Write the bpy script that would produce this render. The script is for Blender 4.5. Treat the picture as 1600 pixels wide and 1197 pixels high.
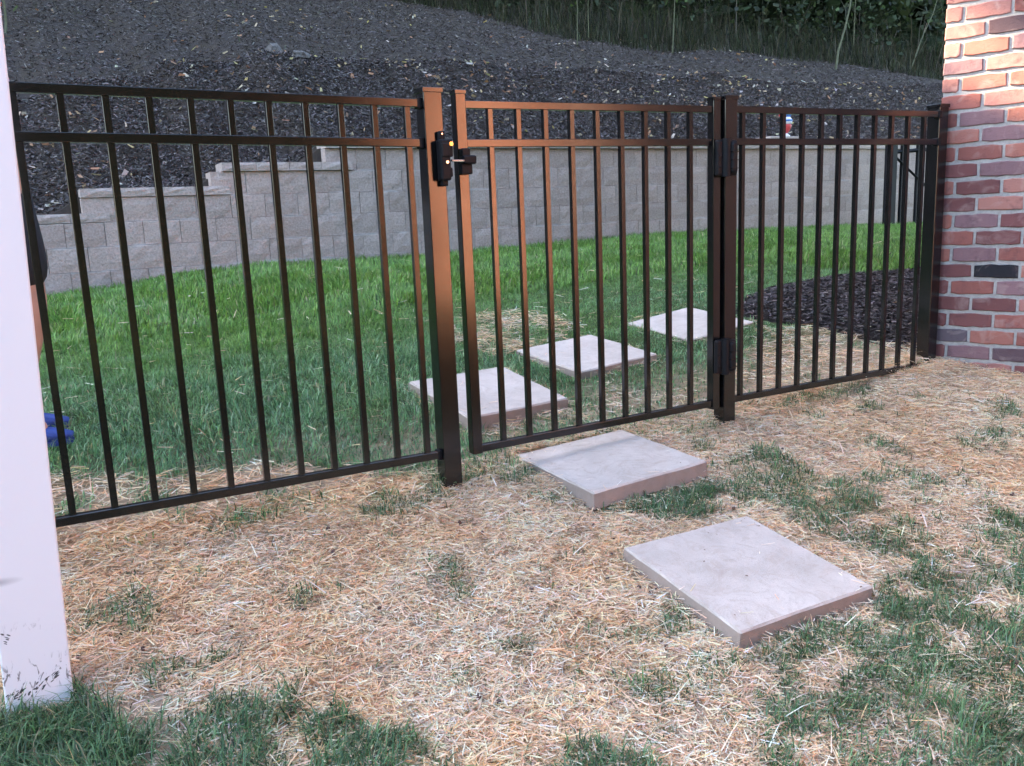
import bpy, bmesh, math, random
import numpy as np
from mathutils import Vector, Matrix

for o in list(bpy.data.objects):
    bpy.data.objects.remove(o)
SC = bpy.context.scene
COL = SC.collection
rng = np.random.default_rng(7)
random.seed(7)

# ------------------------------------------------------------------ camera
CAM_POS = Vector((-1.1335, -2.7268, 1.0013))
PITCH, YAW, ROLL, FPX = 0.19, 0.5034, -0.0421, 1345.99
fw = Vector((math.sin(YAW) * math.cos(PITCH), math.cos(YAW) * math.cos(PITCH), -math.sin(PITCH)))
rt = Vector((math.cos(YAW), -math.sin(YAW), 0))
up = rt.cross(fw)
R = rt * math.cos(ROLL) + up * math.sin(ROLL)
U = -rt * math.sin(ROLL) + up * math.cos(ROLL)
cd = bpy.data.cameras.new('camera')
cam = bpy.data.objects.new('camera', cd)
COL.objects.link(cam)
cam.matrix_world = Matrix(((R.x, U.x, -fw.x, CAM_POS.x), (R.y, U.y, -fw.y, CAM_POS.y),
                           (R.z, U.z, -fw.z, CAM_POS.z), (0, 0, 0, 1)))
cd.sensor_width = 36
cd.lens = 36 * FPX / 1600
cd.clip_start = 0.02
cd.clip_end = 600
SC.camera = cam
SC.cycles.max_bounces = 6
SC.cycles.diffuse_bounces = 3
SC.cycles.glossy_bounces = 3
SC.cycles.transmission_bounces = 3

# ------------------------------------------------------------------ sky, sun, exposure
SUN_DIR = Vector((-0.50, 0.69, 0.52)).normalized()      # towards the sun
world = bpy.data.worlds.new('World')
SC.world = world
world.use_nodes = True
wn = world.node_tree
sky = wn.nodes.new('ShaderNodeTexSky')
sky.sky_type = 'NISHITA'
sky.sun_disc = False
sky.sun_elevation = math.asin(SUN_DIR.z)
sky.sun_rotation = math.atan2(SUN_DIR.x, SUN_DIR.y) % (2 * math.pi)
sky.dust_density = 1.5
wn.links.new(sky.outputs[0], wn.nodes['Background'].inputs[0])
wn.nodes['Background'].inputs[1].default_value = 0.056
sd = bpy.data.lights.new('sun', 'SUN')
sd.energy = 5.0
sd.angle = math.radians(0.53)
sd.color = (1.0, 0.80, 0.58)
sun = bpy.data.objects.new('sun', sd)
COL.objects.link(sun)
sun.rotation_euler = (-SUN_DIR).to_track_quat('-Z', 'Y').to_euler()
vs = SC.view_settings
vs.view_transform = 'Standard'
vs.look = 'None'
vs.gamma = 1.0
vs.exposure = 4.62
try:
    vs.use_white_balance = True
    vs.white_balance_temperature = 6800
    vs.white_balance_tint = 10
except Exception:
    pass

# ------------------------------------------------------------------ numeric helpers
def _hash(ix, iy, seed):
    n = (ix.astype(np.int64) * 374761393 + iy.astype(np.int64) * 668265263 + seed * 1274126177) & 0xffffffff
    n = ((n ^ (n >> 13)) * 1274126177) & 0xffffffff
    n = n ^ (n >> 16)
    return (n & 0xffff) / 65535.0

def vnoise(x, y, seed=0):
    ix = np.floor(x); iy = np.floor(y)
    fx = x - ix; fy = y - iy
    fx = fx * fx * (3 - 2 * fx); fy = fy * fy * (3 - 2 * fy)
    a = _hash(ix, iy, seed); b = _hash(ix + 1, iy, seed)
    c = _hash(ix, iy + 1, seed); d = _hash(ix + 1, iy + 1, seed)
    return (a * (1 - fx) + b * fx) * (1 - fy) + (c * (1 - fx) + d * fx) * fy

def fbm(x, y, seed=0, oct=4):
    s = 0; a = 0.5; f = 1.0
    for k in range(oct):
        s = s + a * vnoise(x * f, y * f, seed + k)
        a *= 0.5; f *= 2.03
    return s / (1 - 0.5 ** oct)

def H0(x):
    return np.interp(x, [-30, -6, -1.8, -1, .1, .7, 1.44, 2.1, 2.8, 4, 12, 40], [.0, .06, .075, .072, .06, .068, .092, .118, .2, .24, .3, .3])

def ZW(x):
    return np.interp(x, [-30, -8, -1, -.45, -.07, .7, 1.9, 3.6, 5.3, 8.2, 10.2, 14, 40], [.1, .35, .494, .537, .605, .645, .63, .665, .71, .674, .63, .6, .5])

def Hg(x, y):
    x = np.asarray(x, float); y = np.asarray(y, float)
    h0 = H0(x)
    z1 = h0 + .231
    t = np.clip((y - 1.1) / 4.3, 0, 1)
    far = z1 + (ZW(x) - z1) * (1 - (1 - t) ** 1.6)
    z = np.where(y <= 0, np.where(y < -3, h0 - .495 + .03 * (y + 3), h0 + .165 * y),
                 np.where(y < .6, h0 + .26 * y, np.where(y < 1.1, h0 + .156 + .15 * (y - .6), far)))
    near = np.clip(1 - np.hypot(x, y) / 14, 0, 1)
    z = z + .026 * np.exp(-((x - .70) ** 2 + (y + .15) ** 2) / .13)
    z = z + near * (.022 * (fbm(x * 2.3, y * 2.3, 11) - .5) + .012 * (fbm(x * 9, y * 9, 21, 3) - .5))
    return z

def hill_base(x):
    return np.interp(x, [-40, -12, -.9, -.62, .3, .52, 1.25, 1.5, 12, 40], [.4, 1.0, 1.17, 1.36, 1.38, 1.56, 1.58, 1.77, 1.78, 1.5])

def Hh(x, y):
    x = np.asarray(x, float); y = np.asarray(y, float)
    v = y - 5.75
    crest = 2.2 + .5 * (fbm(x * .45, x * 0 + 3.3, 5, 3) - .5)
    vv = v - (crest - 2.2) * np.clip(v / 2.2, 0, 1)
    z = hill_base(x) + np.interp(vv, [-1, 0, .3, 2.15, 2.3, 2.6, 3.4, 20, 40, 120], [-.03, 0, .1, 1.22, 1.25, 1.19, 1.5, 8.4, 14.5, 16])
    z = np.where(y < 5.59, -.6, z)
    k = np.clip(v / .5, 0, 1)
    z = z + k * (.22 * (fbm(x * .8, y * .8, 31) - .5) + .10 * (fbm(x * 3, y * 3, 41) - .5) * np.clip(3.2 - v, .35, 1))
    return z

def in_poly(x, y, poly):
    r = np.zeros(x.shape, bool)
    n = len(poly); j = n - 1
    for i in range(n):
        xi, yi = poly[i]; xj, yj = poly[j]
        c = ((yi > y) != (yj > y)) & (x < (xj - xi) * (y - yi) / (yj - yi + 1e-12) + xi)
        r ^= c; j = i
    return r

# ------------------------------------------------------------------ object helpers
def put(name, data, parent=None, mat=None, label=None, cat=None, group=None, kind=None, loc=None):
    o = bpy.data.objects.new(name, data)
    COL.objects.link(o)
    if parent: o.parent = parent
    if mat and data and hasattr(data, 'materials') and not data.materials: data.materials.append(mat)
    if label: o['label'] = label
    if cat: o['category'] = cat
    if group: o['group'] = group
    if kind: o['kind'] = kind
    if loc is not None: o.location = loc
    return o

def thing(name, label, cat, loc=(0, 0, 0), group=None, rot=None):
    o = put(name, None, None, None, label, cat, group, None, loc)
    o.empty_display_size = 0.1
    if rot: o.rotation_euler = rot
    return o

def bm_mesh(bm, name='m', smooth=False):
    me = bpy.data.meshes.new(name)
    bm.normal_update()
    bm.to_mesh(me); bm.free()
    if smooth:
        me.polygons.foreach_set('use_smooth', np.ones(len(me.polygons), bool))
    return me

def add_box(bm, x0, x1, y0, y1, z0, z1, bev=0.0, seg=1):
    r = bmesh.ops.create_cube(bm, size=1.0)
    vs_ = r['verts']
    for v in vs_:
        v.co = Vector(((x0 + x1) / 2 + v.co.x * (x1 - x0), (y0 + y1) / 2 + v.co.y * (y1 - y0), (z0 + z1) / 2 + v.co.z * (z1 - z0)))
    if bev > 0:
        es = list({e for v in vs_ for e in v.link_edges})
        bmesh.ops.bevel(bm, geom=es, offset=bev, segments=seg, affect='EDGES', profile=.5)
    return vs_

def box_mesh(x0, x1, y0, y1, z0, z1, bev=0.0, seg=1):
    bm = bmesh.new(); add_box(bm, x0, x1, y0, y1, z0, z1, bev, seg)
    return bm_mesh(bm)

def add_cyl(bm, p0, p1, r0, r1=None, n=10):
    r1 = r0 if r1 is None else r1
    p0 = Vector(p0); p1 = Vector(p1)
    d = p1 - p0
    M = Matrix.Translation((p0 + p1) / 2) @ d.to_track_quat('Z', 'Y').to_matrix().to_4x4()
    bmesh.ops.create_cone(bm, cap_ends=True, segments=n, radius1=r0, radius2=r1, depth=d.length, matrix=M)

def cyl_mesh(p0, p1, r0, r1=None, n=10, smooth=True):
    bm = bmesh.new(); add_cyl(bm, p0, p1, r0, r1, n)
    return bm_mesh(bm, smooth=False)

def np_mesh(name, verts, faces4=None, faces3=None, cols=None, smooth=False):
    me = bpy.data.meshes.new(name)
    n4 = 0 if faces4 is None else len(faces4)
    n3 = 0 if faces3 is None else len(faces3)
    me.vertices.add(len(verts))
    me.vertices.foreach_set('co', np.asarray(verts, np.float32).ravel())
    li = []
    if n4: li.append(np.asarray(faces4, np.int32).ravel())
    if n3: li.append(np.asarray(faces3, np.int32).ravel())
    li = np.concatenate(li)
    me.loops.add(len(li)); me.loops.foreach_set('vertex_index', li)
    me.polygons.add(n4 + n3)
    ls = np.concatenate([np.arange(n4) * 4, n4 * 4 + np.arange(n3) * 3]).astype(np.int32)
    me.polygons.foreach_set('loop_start', ls)
    if smooth: me.polygons.foreach_set('use_smooth', np.ones(n4 + n3, bool))
    if cols is not None:
        a = me.color_attributes.new('Col', 'FLOAT_COLOR', 'POINT')
        c = np.ones((len(verts), 4), np.float32); c[:, :3] = cols
        a.data.foreach_set('color', c.ravel())
    me.update(calc_edges=True)
    return me

def blades(name, p, h, w, az, lean, col, droop=.35):
    """grass blades: 5 points each, base wide, bent over"""
    n = len(p)
    dx, dy = np.cos(az), np.sin(az)
    sx, sy = -dy, dx
    hm = h * .55
    mid = p + np.stack([dx * lean * hm * .7, dy * lean * hm * .7, hm * np.sqrt(np.clip(1 - (lean * .7) ** 2, .05, 1))], 1)
    l2 = np.clip(lean + droop, 0, .98)
    tip = mid + np.stack([dx * l2 * (h - hm), dy * l2 * (h - hm), (h - hm) * (np.sqrt(1 - l2 ** 2) - .12 * l2)], 1)
    s = np.stack([sx, sy, np.zeros(n)], 1) * (w / 2)[:, None]
    v = np.empty((n, 5, 3))
    v[:, 0] = p - s; v[:, 1] = p + s
    v[:, 2] = mid + s * .8; v[:, 3] = mid - s * .8
    v[:, 4] = tip
    b = np.arange(n)[:, None] * 5
    f4 = b + np.array([[0, 1, 2, 3]]); f3 = b + np.array([[3, 2, 4]])
    return np_mesh(name, v.reshape(-1, 3), f4, f3, np.repeat(col, 5, 0), smooth=False)

def ribbons(name, c, L, w, az, tilt, roll, col):
    """flat straws, chips: one quad each"""
    n = len(c)
    d = np.stack([np.cos(az) * np.cos(tilt), np.sin(az) * np.cos(tilt), np.sin(tilt)], 1)
    s0 = np.stack([-np.sin(az), np.cos(az), np.zeros(n)], 1)
    u0 = np.cross(d, s0)
    s = s0 * np.cos(roll)[:, None] + u0 * np.sin(roll)[:, None]
    v = np.empty((n, 4, 3))
    a = d * (L / 2)[:, None]; b = s * (w / 2)[:, None]
    v[:, 0] = c - a - b; v[:, 1] = c + a - b * .7; v[:, 2] = c + a + b * .7; v[:, 3] = c - a + b
    f = np.arange(n)[:, None] * 4 + np.array([[0, 1, 2, 3]])
    return np_mesh(name, v.reshape(-1, 3), f, None, np.repeat(col, 4, 0))

def pick(n, pal, wts, jit=.12):
    pal = np.array(pal); i = rng.choice(len(pal), n, p=np.array(wts) / sum(wts))
    return np.clip(pal[i] * (1 + jit * rng.standard_normal((n, 1))) * (1 + .05 * rng.standard_normal((n, 3))), .004, .95)

# ------------------------------------------------------------------ materials
class NT:
    def __init__(self, name):
        self.m = bpy.data.materials.new(name); self.m.use_nodes = True
        self.t = self.m.node_tree; self.b = self.t.nodes['Principled BSDF']
        self.out = self.t.nodes['Material Output']
    def n(self, typ, **kw):
        x = self.t.nodes.new('ShaderNode' + typ)
        for k, v in kw.items(): setattr(x, k, v)
        return x
    def l(self, a, b): self.t.links.new(a, b)
    def noise(self, scale, detail=5, rough=.6, vec=None, dist=0):
        x = self.n('TexNoise'); x.inputs['Scale'].default_value = scale; x.inputs['Detail'].default_value = detail
        x.inputs['Roughness'].default_value = rough; x.inputs['Distortion'].default_value = dist
        if vec: self.l(vec, x.inputs['Vector'])
        return x.outputs['Fac']
    def ramp(self, fac, stops):
        x = self.n('ValToRGB'); e = x.color_ramp.elements
        while len(e) < len(stops): e.new(.5)
        for q, (p, c) in zip(e, stops):
            q.position = p; q.color = (*c, 1) if len(c) == 3 else c
        self.l(fac, x.inputs[0]); return x.outputs[0]
    def mix(self, a, b, fac, mode='MIX'):
        x = self.n('Mix', data_type='RGBA', blend_type=mode)
        for s, v in ((x.inputs[0], fac), (x.inputs[6], a), (x.inputs[7], b)):
            if hasattr(v, 'is_linked'): self.l(v, s)
            elif isinstance(v, (int, float)): s.default_value = v
            else: s.default_value = (*v, 1)
        return x.outputs[2]
    def bump(self, h, strength=.4, dist=.005):
        x = self.n('Bump'); x.inputs['Strength'].default_value = strength; x.inputs['Distance'].default_value = dist
        self.l(h, x.inputs['Height']); self.l(x.outputs[0], self.b.inputs['Normal'])
    def obj(self): return self.n('TexCoord').outputs['Object']
    def geo(self): return self.n('NewGeometry').outputs['Position']
    def set(self, **kw):
        for k, v in kw.items():
            s = self.b.inputs[k.replace('_', ' ')]
            if hasattr(v, 'is_linked'): self.l(v, s)
            elif isinstance(v, tuple): s.default_value = (*v, 1)
            else: s.default_value = v
        return self

def simple(name, col, rough=.6, var=.15, scale=30, bump=0, **kw):
    t = NT(name)
    g = t.geo()
    c = t.ramp(t.noise(scale, vec=g), [(.3, tuple(max(0, x * (1 - var)) for x in col)), (.7, tuple(min(1, x * (1 + var)) for x in col))])
    t.set(Base_Color=c, Roughness=rough, **kw)
    if bump: t.bump(t.noise(scale * 3, vec=g), bump, .003)
    return t.m

def attr_mat(name, rough=.7, trans=0.0, spec=.3):
    t = NT(name)
    a = t.n('Attribute', attribute_name='Col')
    t.set(Base_Color=a.outputs['Color'], Roughness=rough, Specular_IOR_Level=spec)
    if trans:
        tr = t.n('BsdfTranslucent'); t.l(a.outputs['Color'], tr.inputs[0])
        ms = t.n('MixShader'); ms.inputs[0].default_value = trans
        t.l(t.b.outputs[0], ms.inputs[1]); t.l(tr.outputs[0], ms.inputs[2]); t.l(ms.outputs[0], t.out.inputs[0])
    return t.m

def coat_mat():
    t = NT('black_powder_coat'); g = t.geo()
    t.set(Base_Color=(.0045, .004, .0045), Roughness=t.ramp(t.noise(9, vec=g), [(.3, (.17,) * 3), (.75, (.23,) * 3)]), IOR=1.5, Coat_Weight=.2, Coat_Roughness=.10)
    t.bump(t.noise(300, 2, vec=g), .02, .0004)
    return t.m
M_COAT = coat_mat()
M_PLASTIC = simple('black_plastic', (.009, .009, .011), .5, .2, 60, .1, Specular_IOR_Level=.18)
M_RAIL = simple('dull_black_metal', (.008, .008, .010), .6, .2, 40, 0, Specular_IOR_Level=.15)
M_STEEL = simple('bright_steel', (.75, .74, .72), .25, .05, 40, 0, Metallic=1.0)
M_BRASS = simple('brass', (.85, .62, .22), .3, .05, 40, 0, Metallic=1.0)
M_GRASS = attr_mat('grass_blades', .5, .42, .35)
M_STRAW = attr_mat('straw', .75, .32, .2)
M_CHIP = attr_mat('mulch_chips', .8, 0, .25)
M_LEAF = attr_mat('leaves', .6, .3, .3)

def soil_mat(name, a, b, c, sc=14):
    t = NT(name); g = t.geo()
    n1 = t.noise(sc, 8, .7, g); n2 = t.noise(sc * .16, 4, .55, g)
    col = t.mix(t.ramp(n1, [(.3, a), (.7, b)]), c, t.ramp(n2, [(.42, (0, 0, 0)), (.68, (.8, .8, .8))]))
    if name.startswith('straw'):
        dl = t.n('VectorMath', operation='DISTANCE'); t.l(g, dl.inputs[0]); dl.inputs[1].default_value = (.5, .5, 0)
        mr = t.n('MapRange'); t.l(dl.outputs['Value'], mr.inputs[0]); mr.inputs[1].default_value = 2.9; mr.inputs[2].default_value = 3.5
        col = t.mix(col, (.035, .05, .018), mr.outputs[0])
        sy = t.n('SeparateXYZ'); t.l(g, sy.inputs[0])
        m3 = t.n('MapRange'); t.l(sy.outputs[1], m3.inputs[0]); m3.inputs[1].default_value = .2; m3.inputs[2].default_value = .7
        col = t.mix(col, t.ramp(t.noise(25, 5, .7, g), [(.35, (.05, .075, .025)), (.7, (.12, .15, .06))]), m3.outputs[0])
    t.set(Base_Color=col, Roughness=.95, Specular_IOR_Level=.15)
    t.bump(t.noise(sc * 4, 6, .75, g), .7, .02)
    return t.m
M_SOIL = soil_mat('straw_covered_soil', (.38, .265, .185), (.70, .51, .36), (.35, .26, .17), 55)
M_HILL = soil_mat('dark_hill_soil', (.036, .028, .024), (.076, .059, .051), (.066, .051, .037), 34)
M_BED = soil_mat('bed_soil', (.018, .014, .013), (.05, .038, .034), (.03, .022, .02), 30)

def brick_mat():
    t = NT('clay_brick'); o = t.obj()
    oi = t.n('ObjectInfo')
    mp = t.n('Mapping'); t.l(o, mp.inputs[0])
    cx = t.n('CombineXYZ')
    m = t.n('Math', operation='MULTIPLY'); t.l(oi.outputs['Random'], m.inputs[0]); m.inputs[1].default_value = 37.0
    t.l(m.outputs[0], cx.inputs[0]); t.l(m.outputs[0], cx.inputs[2]); t.l(cx.outputs[0], mp.inputs['Location'])
    v = mp.outputs[0]
    n1 = t.noise(16, 6, .65, v); n2 = t.noise(70, 4, .7, v); n3 = t.noise(9, 3, .5, v, 1.5)
    col = t.mix(oi.outputs['Color'], (.075, .035, .045), t.ramp(n1, [(.52, (0, 0, 0)), (.74, (.7, .7, .7))]))
    col = t.mix(col, (.52, .40, .36), t.ramp(n3, [(.56, (0, 0, 0)), (.80, (.4, .4, .4))]))
    col = t.mix(col, (.03, .02, .02), t.ramp(n2, [(.64, (0, 0, 0)), (.78, (.55, .55, .55))]))
    t.set(Base_Color=col, Roughness=.85, Specular_IOR_Level=.25)
    t.bump(t.noise(110, 6, .8, v), .9, .005)
    return t.m
M_BRICK = brick_mat()

def mortar_mat():
    t = NT('mortar'); g = t.geo()
    t.set(Base_Color=t.mix(t.ramp(t.noise(45, 6, .7, g), [(.3, (.29, .265, .25)), (.7, (.45, .42, .40))]), (.26, .22, .21), t.ramp(t.noise(7, 3, .5, g), [(.55, (0, 0, 0)), (.8, (.6, .6, .6))])), Roughness=.95, Specular_IOR_Level=.1)
    t.bump(t.noise(160, 5, .75, g), .8, .004)
    return t.m
M_MORTAR = mortar_mat()

def brickwork_mat(vx):
    """bricks too far off to be built one by one"""
    t = NT('far_brickwork'); g = t.geo()
    sx = t.n('SeparateXYZ'); t.l(g, sx.inputs[0])
    d = t.n('VectorMath', operation='DOT_PRODUCT'); t.l(g, d.inputs[0]); d.inputs[1].default_value = vx
    c = t.n('CombineXYZ'); t.l(d.outputs['Value'], c.inputs[0]); t.l(sx.outputs[2], c.inputs[1])
    b = t.n('TexBrick'); t.l(c.outputs[0], b.inputs['Vector'])
    b.inputs['Color1'].default_value = (.50, .21, .13, 1); b.inputs['Color2'].default_value = (.40, .16, .11, 1)
    b.inputs['Mortar'].default_value = (.45, .42, .40, 1); b.inputs['Scale'].default_value = 1
    b.inputs['Mortar Size'].default_value = .006; b.inputs['Brick Width'].default_value = .203; b.inputs['Row Height'].default_value = .0805
    t.set(Base_Color=b.outputs['Color'], Roughness=.85)
    return t.m

def block_mat(name, tint):
    t = NT(name); o = t.geo(); oi = t.n('ObjectInfo')
    n1 = t.noise(55, 8, .8, o); n2 = t.noise(5, 4, .6, o)
    a = tuple(x * .62 for x in tint); b = tuple(min(1, x * 1.35) for x in tint)
    col = t.ramp(n1, [(.32, a), (.5, tint), (.70, b)])
    col = t.mix(col, (.42, .28, .22), t.ramp(n2, [(.55, (0, 0, 0)), (.8, (.35, .35, .35))]))
    oc = t.obj(); so = t.n('SeparateXYZ'); t.l(oc, so.inputs[0])
    edge = t.ramp(so.outputs[2], [(.0, (1, 1, 1)), (.012, (0, 0, 0)), (.185, (0, 0, 0)), (.199, (1, 1, 1))])
    edge = t.mix((0, 0, 0), edge, t.ramp(t.noise(4, 3, .6, o), [(.48, (0, 0, 0)), (.64, (.55, .55, .55))]))
    col = t.mix(col, (.72, .68, .66), edge)
    hs = t.n('HueSaturation'); t.l(col, hs.inputs['Color'])
    mr = t.n('MapRange'); t.l(oi.outputs['Random'], mr.inputs[0]); mr.inputs[3].default_value = .92; mr.inputs[4].default_value = 1.09
    t.l(mr.outputs[0], hs.inputs['Value'])
    t.set(Base_Color=hs.outputs[0], Roughness=.95, Specular_IOR_Level=.15)
    t.bump(t.noise(48, 8, .8, o), .9, .02)
    return t.m
M_BLOCK = block_mat('split_face_block', (.45, .362, .318))
M_CAPST = block_mat('cap_block', (.49, .405, .36))

def paver_mat():
    t = NT('cast_concrete'); o = t.geo()
    n1 = t.noise(6, 6, .6, o); n2 = t.noise(150, 4, .8, o); n3 = t.noise(9, 5, .75, o, 2.5)
    col = t.ramp(n1, [(.3, (.46, .385, .33)), (.7, (.61, .52, .455))])
    col = t.mix(col, (.40, .31, .25), t.ramp(n3, [(.47, (0, 0, 0)), (.72, (.72, .72, .72))]))
    n4 = t.noise(420, 3, .8, o)
    col = t.mix(col, (.30, .25, .22), t.ramp(n4, [(.52, (0, 0, 0)), (.74, (.55, .55, .55))]))
    col = t.mix(col, (.20, .155, .135), t.ramp(n2, [(.58, (0, 0, 0)), (.76, (.6, .6, .6))]))
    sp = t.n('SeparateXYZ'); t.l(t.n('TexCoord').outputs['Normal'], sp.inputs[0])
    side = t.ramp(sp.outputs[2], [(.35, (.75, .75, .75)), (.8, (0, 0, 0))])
    dirt = t.mix((.19, .135, .11), (.33, .27, .25), t.noise(30, 5, .7, o))  # soil stain, with the weaker light on the sides painted in
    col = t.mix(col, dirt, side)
    t.set(Base_Color=col, Roughness=.9, Specular_IOR_Level=.2)
    t.bump(t.noise(220, 5, .75, o), .6, .003)
    return t.m
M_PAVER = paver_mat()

def vinyl_mat():
    t = NT('scuffed_white_paint'); o = t.obj()
    mp = t.n('Mapping'); t.l(o, mp.inputs[0]); mp.inputs['Scale'].default_value = (80, 30, 30); mp.inputs['Rotation'].default_value = (0, .85, 0)
    n1 = t.noise(1.0, 4, .6, mp.outputs[0], .8); n2 = t.noise(26, 5, .75, o)
    sx = t.n('SeparateXYZ'); t.l(o, sx.inputs[0])
    low = t.ramp(sx.outputs[2], [(.105, (0, 0, 0)), (.13, (1, 1, 1)), (.165, (1, 1, 1)), (.195, (0, 0, 0)), (.245, (0, 0, 0)), (.262, (.35, .35, .35)), (.28, (0, 0, 0))])
    s1 = t.mix((0, 0, 0), t.ramp(n1, [(.56, (0, 0, 0)), (.61, (.95, .95, .95))]), low)
    s2 = t.ramp(n2, [(.68, (0, 0, 0)), (.80, (.35, .35, .35))])
    col = t.mix((.86, .85, .87), (.22, .21, .21), s1)
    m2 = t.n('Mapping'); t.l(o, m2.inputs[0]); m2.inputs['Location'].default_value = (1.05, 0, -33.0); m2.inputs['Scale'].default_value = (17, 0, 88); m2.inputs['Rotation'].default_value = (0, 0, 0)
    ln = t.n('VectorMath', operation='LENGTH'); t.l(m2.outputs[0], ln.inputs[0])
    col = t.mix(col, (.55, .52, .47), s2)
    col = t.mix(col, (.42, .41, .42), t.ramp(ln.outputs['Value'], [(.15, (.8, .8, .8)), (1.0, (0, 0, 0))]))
    t.set(Base_Color=col, Roughness=.5, Specular_IOR_Level=.4)
    return t.m
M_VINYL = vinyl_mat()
M_SKIN = simple('skin', (.55, .30, .22), .55, .08, 20, 0, Subsurface_Weight=.1)
M_DARKCLOTH = simple('black_cloth', (.020, .021, .026), .9, .3, 50, .3)
M_PINKCLOTH = simple('pale_pink_cloth', (.66, .48, .55), .9, .08, 30, .2)
M_HAIR = simple('brown_hair', (.06, .035, .02), .6, .3, 120)
M_SHOE = simple('blue_shoe', (.025, .06, .27), .6, .2, 60, .3)
M_SOLE = simple('shoe_sole', (.03, .05, .25), .7, .1)
M_BARK = simple('bark', (.10, .085, .055), .9, .4, 25, .6)
M_STALK = simple('green_stalk', (.07, .072, .036), .8, .3, 20)
M_ROCK = simple('pale_rock', (.10, .086, .078), .95, .5, 30, 1.0)
M_RED = simple('red_paint', (.55, .06, .06), .5, .1)
M_BLUE = simple('blue_paint', (.05, .17, .42), .5, .1)
M_WHITE = simple('white_paint', (.75, .74, .78), .5, .05)
M_GLASS = simple('window_glass', (.03, .035, .04), .08, .1)
M_TRIM = simple('white_trim', (.75, .73, .70), .5, .05)
M_SHINGLE = simple('roof_shingle', (.07, .065, .06), .9, .3, 12, .4)

# ------------------------------------------------------------------ terrain
def grid_mesh(name, xs, ys, fn):
    X, Y = np.meshgrid(xs, ys, indexing='ij')
    Z = fn(X, Y)
    v = np.stack([X, Y, Z], -1).reshape(-1, 3)
    nx, ny = len(xs), len(ys)
    i = np.arange(nx - 1)[:, None] * ny + np.arange(ny - 1)[None, :]
    f = np.stack([i, i + ny, i + ny + 1, i + 1], -1).reshape(-1, 4)
    return np_mesh(name, v, f, None, smooth=True)

def axis(segs):
    out = []
    for a, b, s in segs: out.append(np.arange(a, b, s))
    return np.concatenate(out + [np.array([segs[-1][1]])])
gx = axis([(-300, -20, 20), (-20, -3, 1), (-3, 5, .06), (5, 12, .25), (12, 30, 2), (30, 300, 30)])
gy = axis([(-300, -20, 20), (-20, -4, 1), (-4, 3, .06), (3, 5.7, .13)])
put('ground', grid_mesh('ground', gx, gy, Hg), mat=M_SOIL, kind='structure')
hx = axis([(-300, -40, 20), (-40, -6, 1.5), (-6, 16, .14), (16, 40, 1.5), (40, 300, 20)])
hy = axis([(5.56, 5.60, .04), (5.60, 9, .1), (9, 16, .25), (16, 40, 2), (40, 120, 20)])
put('hillside', grid_mesh('hillside', hx, hy, Hh), mat=M_HILL, kind='structure')

# mulch bed by the house corner: a low mound on the lawn
BED = [(2.46, 1.05), (2.50, .83), (2.67, .52), (2.73, .24), (2.80, .12), (3.4, .12), (5.4, .3), (5.4, 1.5), (4.38, 1.36), (3.71, 1.48), (3.07, 1.38), (2.71, 1.25)]
def bed_fn(X, Y):
    d = np.full(X.shape, 9.0); n = len(BED)
    for i in range(n):
        ax, ay = BED[i]; bx, by = BED[(i + 1) % n]
        t = np.clip(((X - ax) * (bx - ax) + (Y - ay) * (by - ay)) / ((bx - ax) ** 2 + (by - ay) ** 2), 0, 1)
        d = np.minimum(d, np.hypot(X - ax - t * (bx - ax), Y - ay - t * (by - ay)))
    s = np.where(in_poly(X, Y, BED), d, -d)
    return Hg(X, Y) + np.clip(s * .2, -.03, .026) + .012 * (fbm(X * 14, Y * 14, 61) - .5) * (s > 0)
put('mulch_bed', grid_mesh('mulch_bed', axis([(2.3, 5.5, .05)]), axis([(.0, 1.6, .05)]), bed_fn), mat=M_BED, kind='structure')

# ------------------------------------------------------------------ retaining wall: split-face blocks, stepped caps
wall = thing('retaining_wall', 'long grey split-face block retaining wall stepping up below the mulch slope', 'wall', (0, 0, 0))
def block_variant(L, D, Hh_, amp, seed):
    r = random.Random(seed)
    bm = bmesh.new()
    nx, nz = 4, 3
    front = [[bm.verts.new((-L / 2 + L * i / nx, -D / 2 + (r.uniform(-amp, amp) if (0 < i < nx and 0 < j < nz) else amp * .9 + r.uniform(-.002, .004)),
                            Hh_ * j / nz)) for j in range(nz + 1)] for i in range(nx + 1)]
    back = [bm.verts.new((x, D / 2, z)) for x, z in ((-L / 2, 0), (L / 2, 0), (L / 2, Hh_), (-L / 2, Hh_))]
    for i in range(nx):
        for j in range(nz):
            bm.faces.new((front[i][j], front[i + 1][j], front[i + 1][j + 1], front[i][j + 1]))
    bm.faces.new([front[i][0] for i in range(nx, -1, -1)] + [back[0], back[1]])
    bm.faces.new([front[i][nz] for i in range(nx + 1)] + [back[2], back[3]])
    bm.faces.new([front[0][j] for j in range(nz + 1)] + [back[3], back[0]])
    bm.faces.new([front[nx][j] for j in range(nz, -1, -1)] + [back[1], back[2]])
    bm.faces.new((back[0], back[3], back[2], back[1]))
    bmesh.ops.recalc_face_normals(bm, faces=bm.faces)
    return bm_mesh(bm)
BL, BH, Z0 = .3048, .2032, 1.7134
bvars = [block_variant(BL - .004, .24, BH - .003, .0055, s) for s in range(8)]
cvars = [block_variant(BL - .004, .30, .074, .006, 100 + s) for s in range(6)]
for m_ in bvars: m_.materials.append(M_BLOCK)
for m_ in cvars: m_.materials.append(M_CAPST)
def wall_top_k(x):        # number of courses below the top line at this place
    return 3 if x < -.64 else 2 if x < .53 else 1 if x < 1.5 else 0
nblk = 0
WY = 5.42
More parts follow.
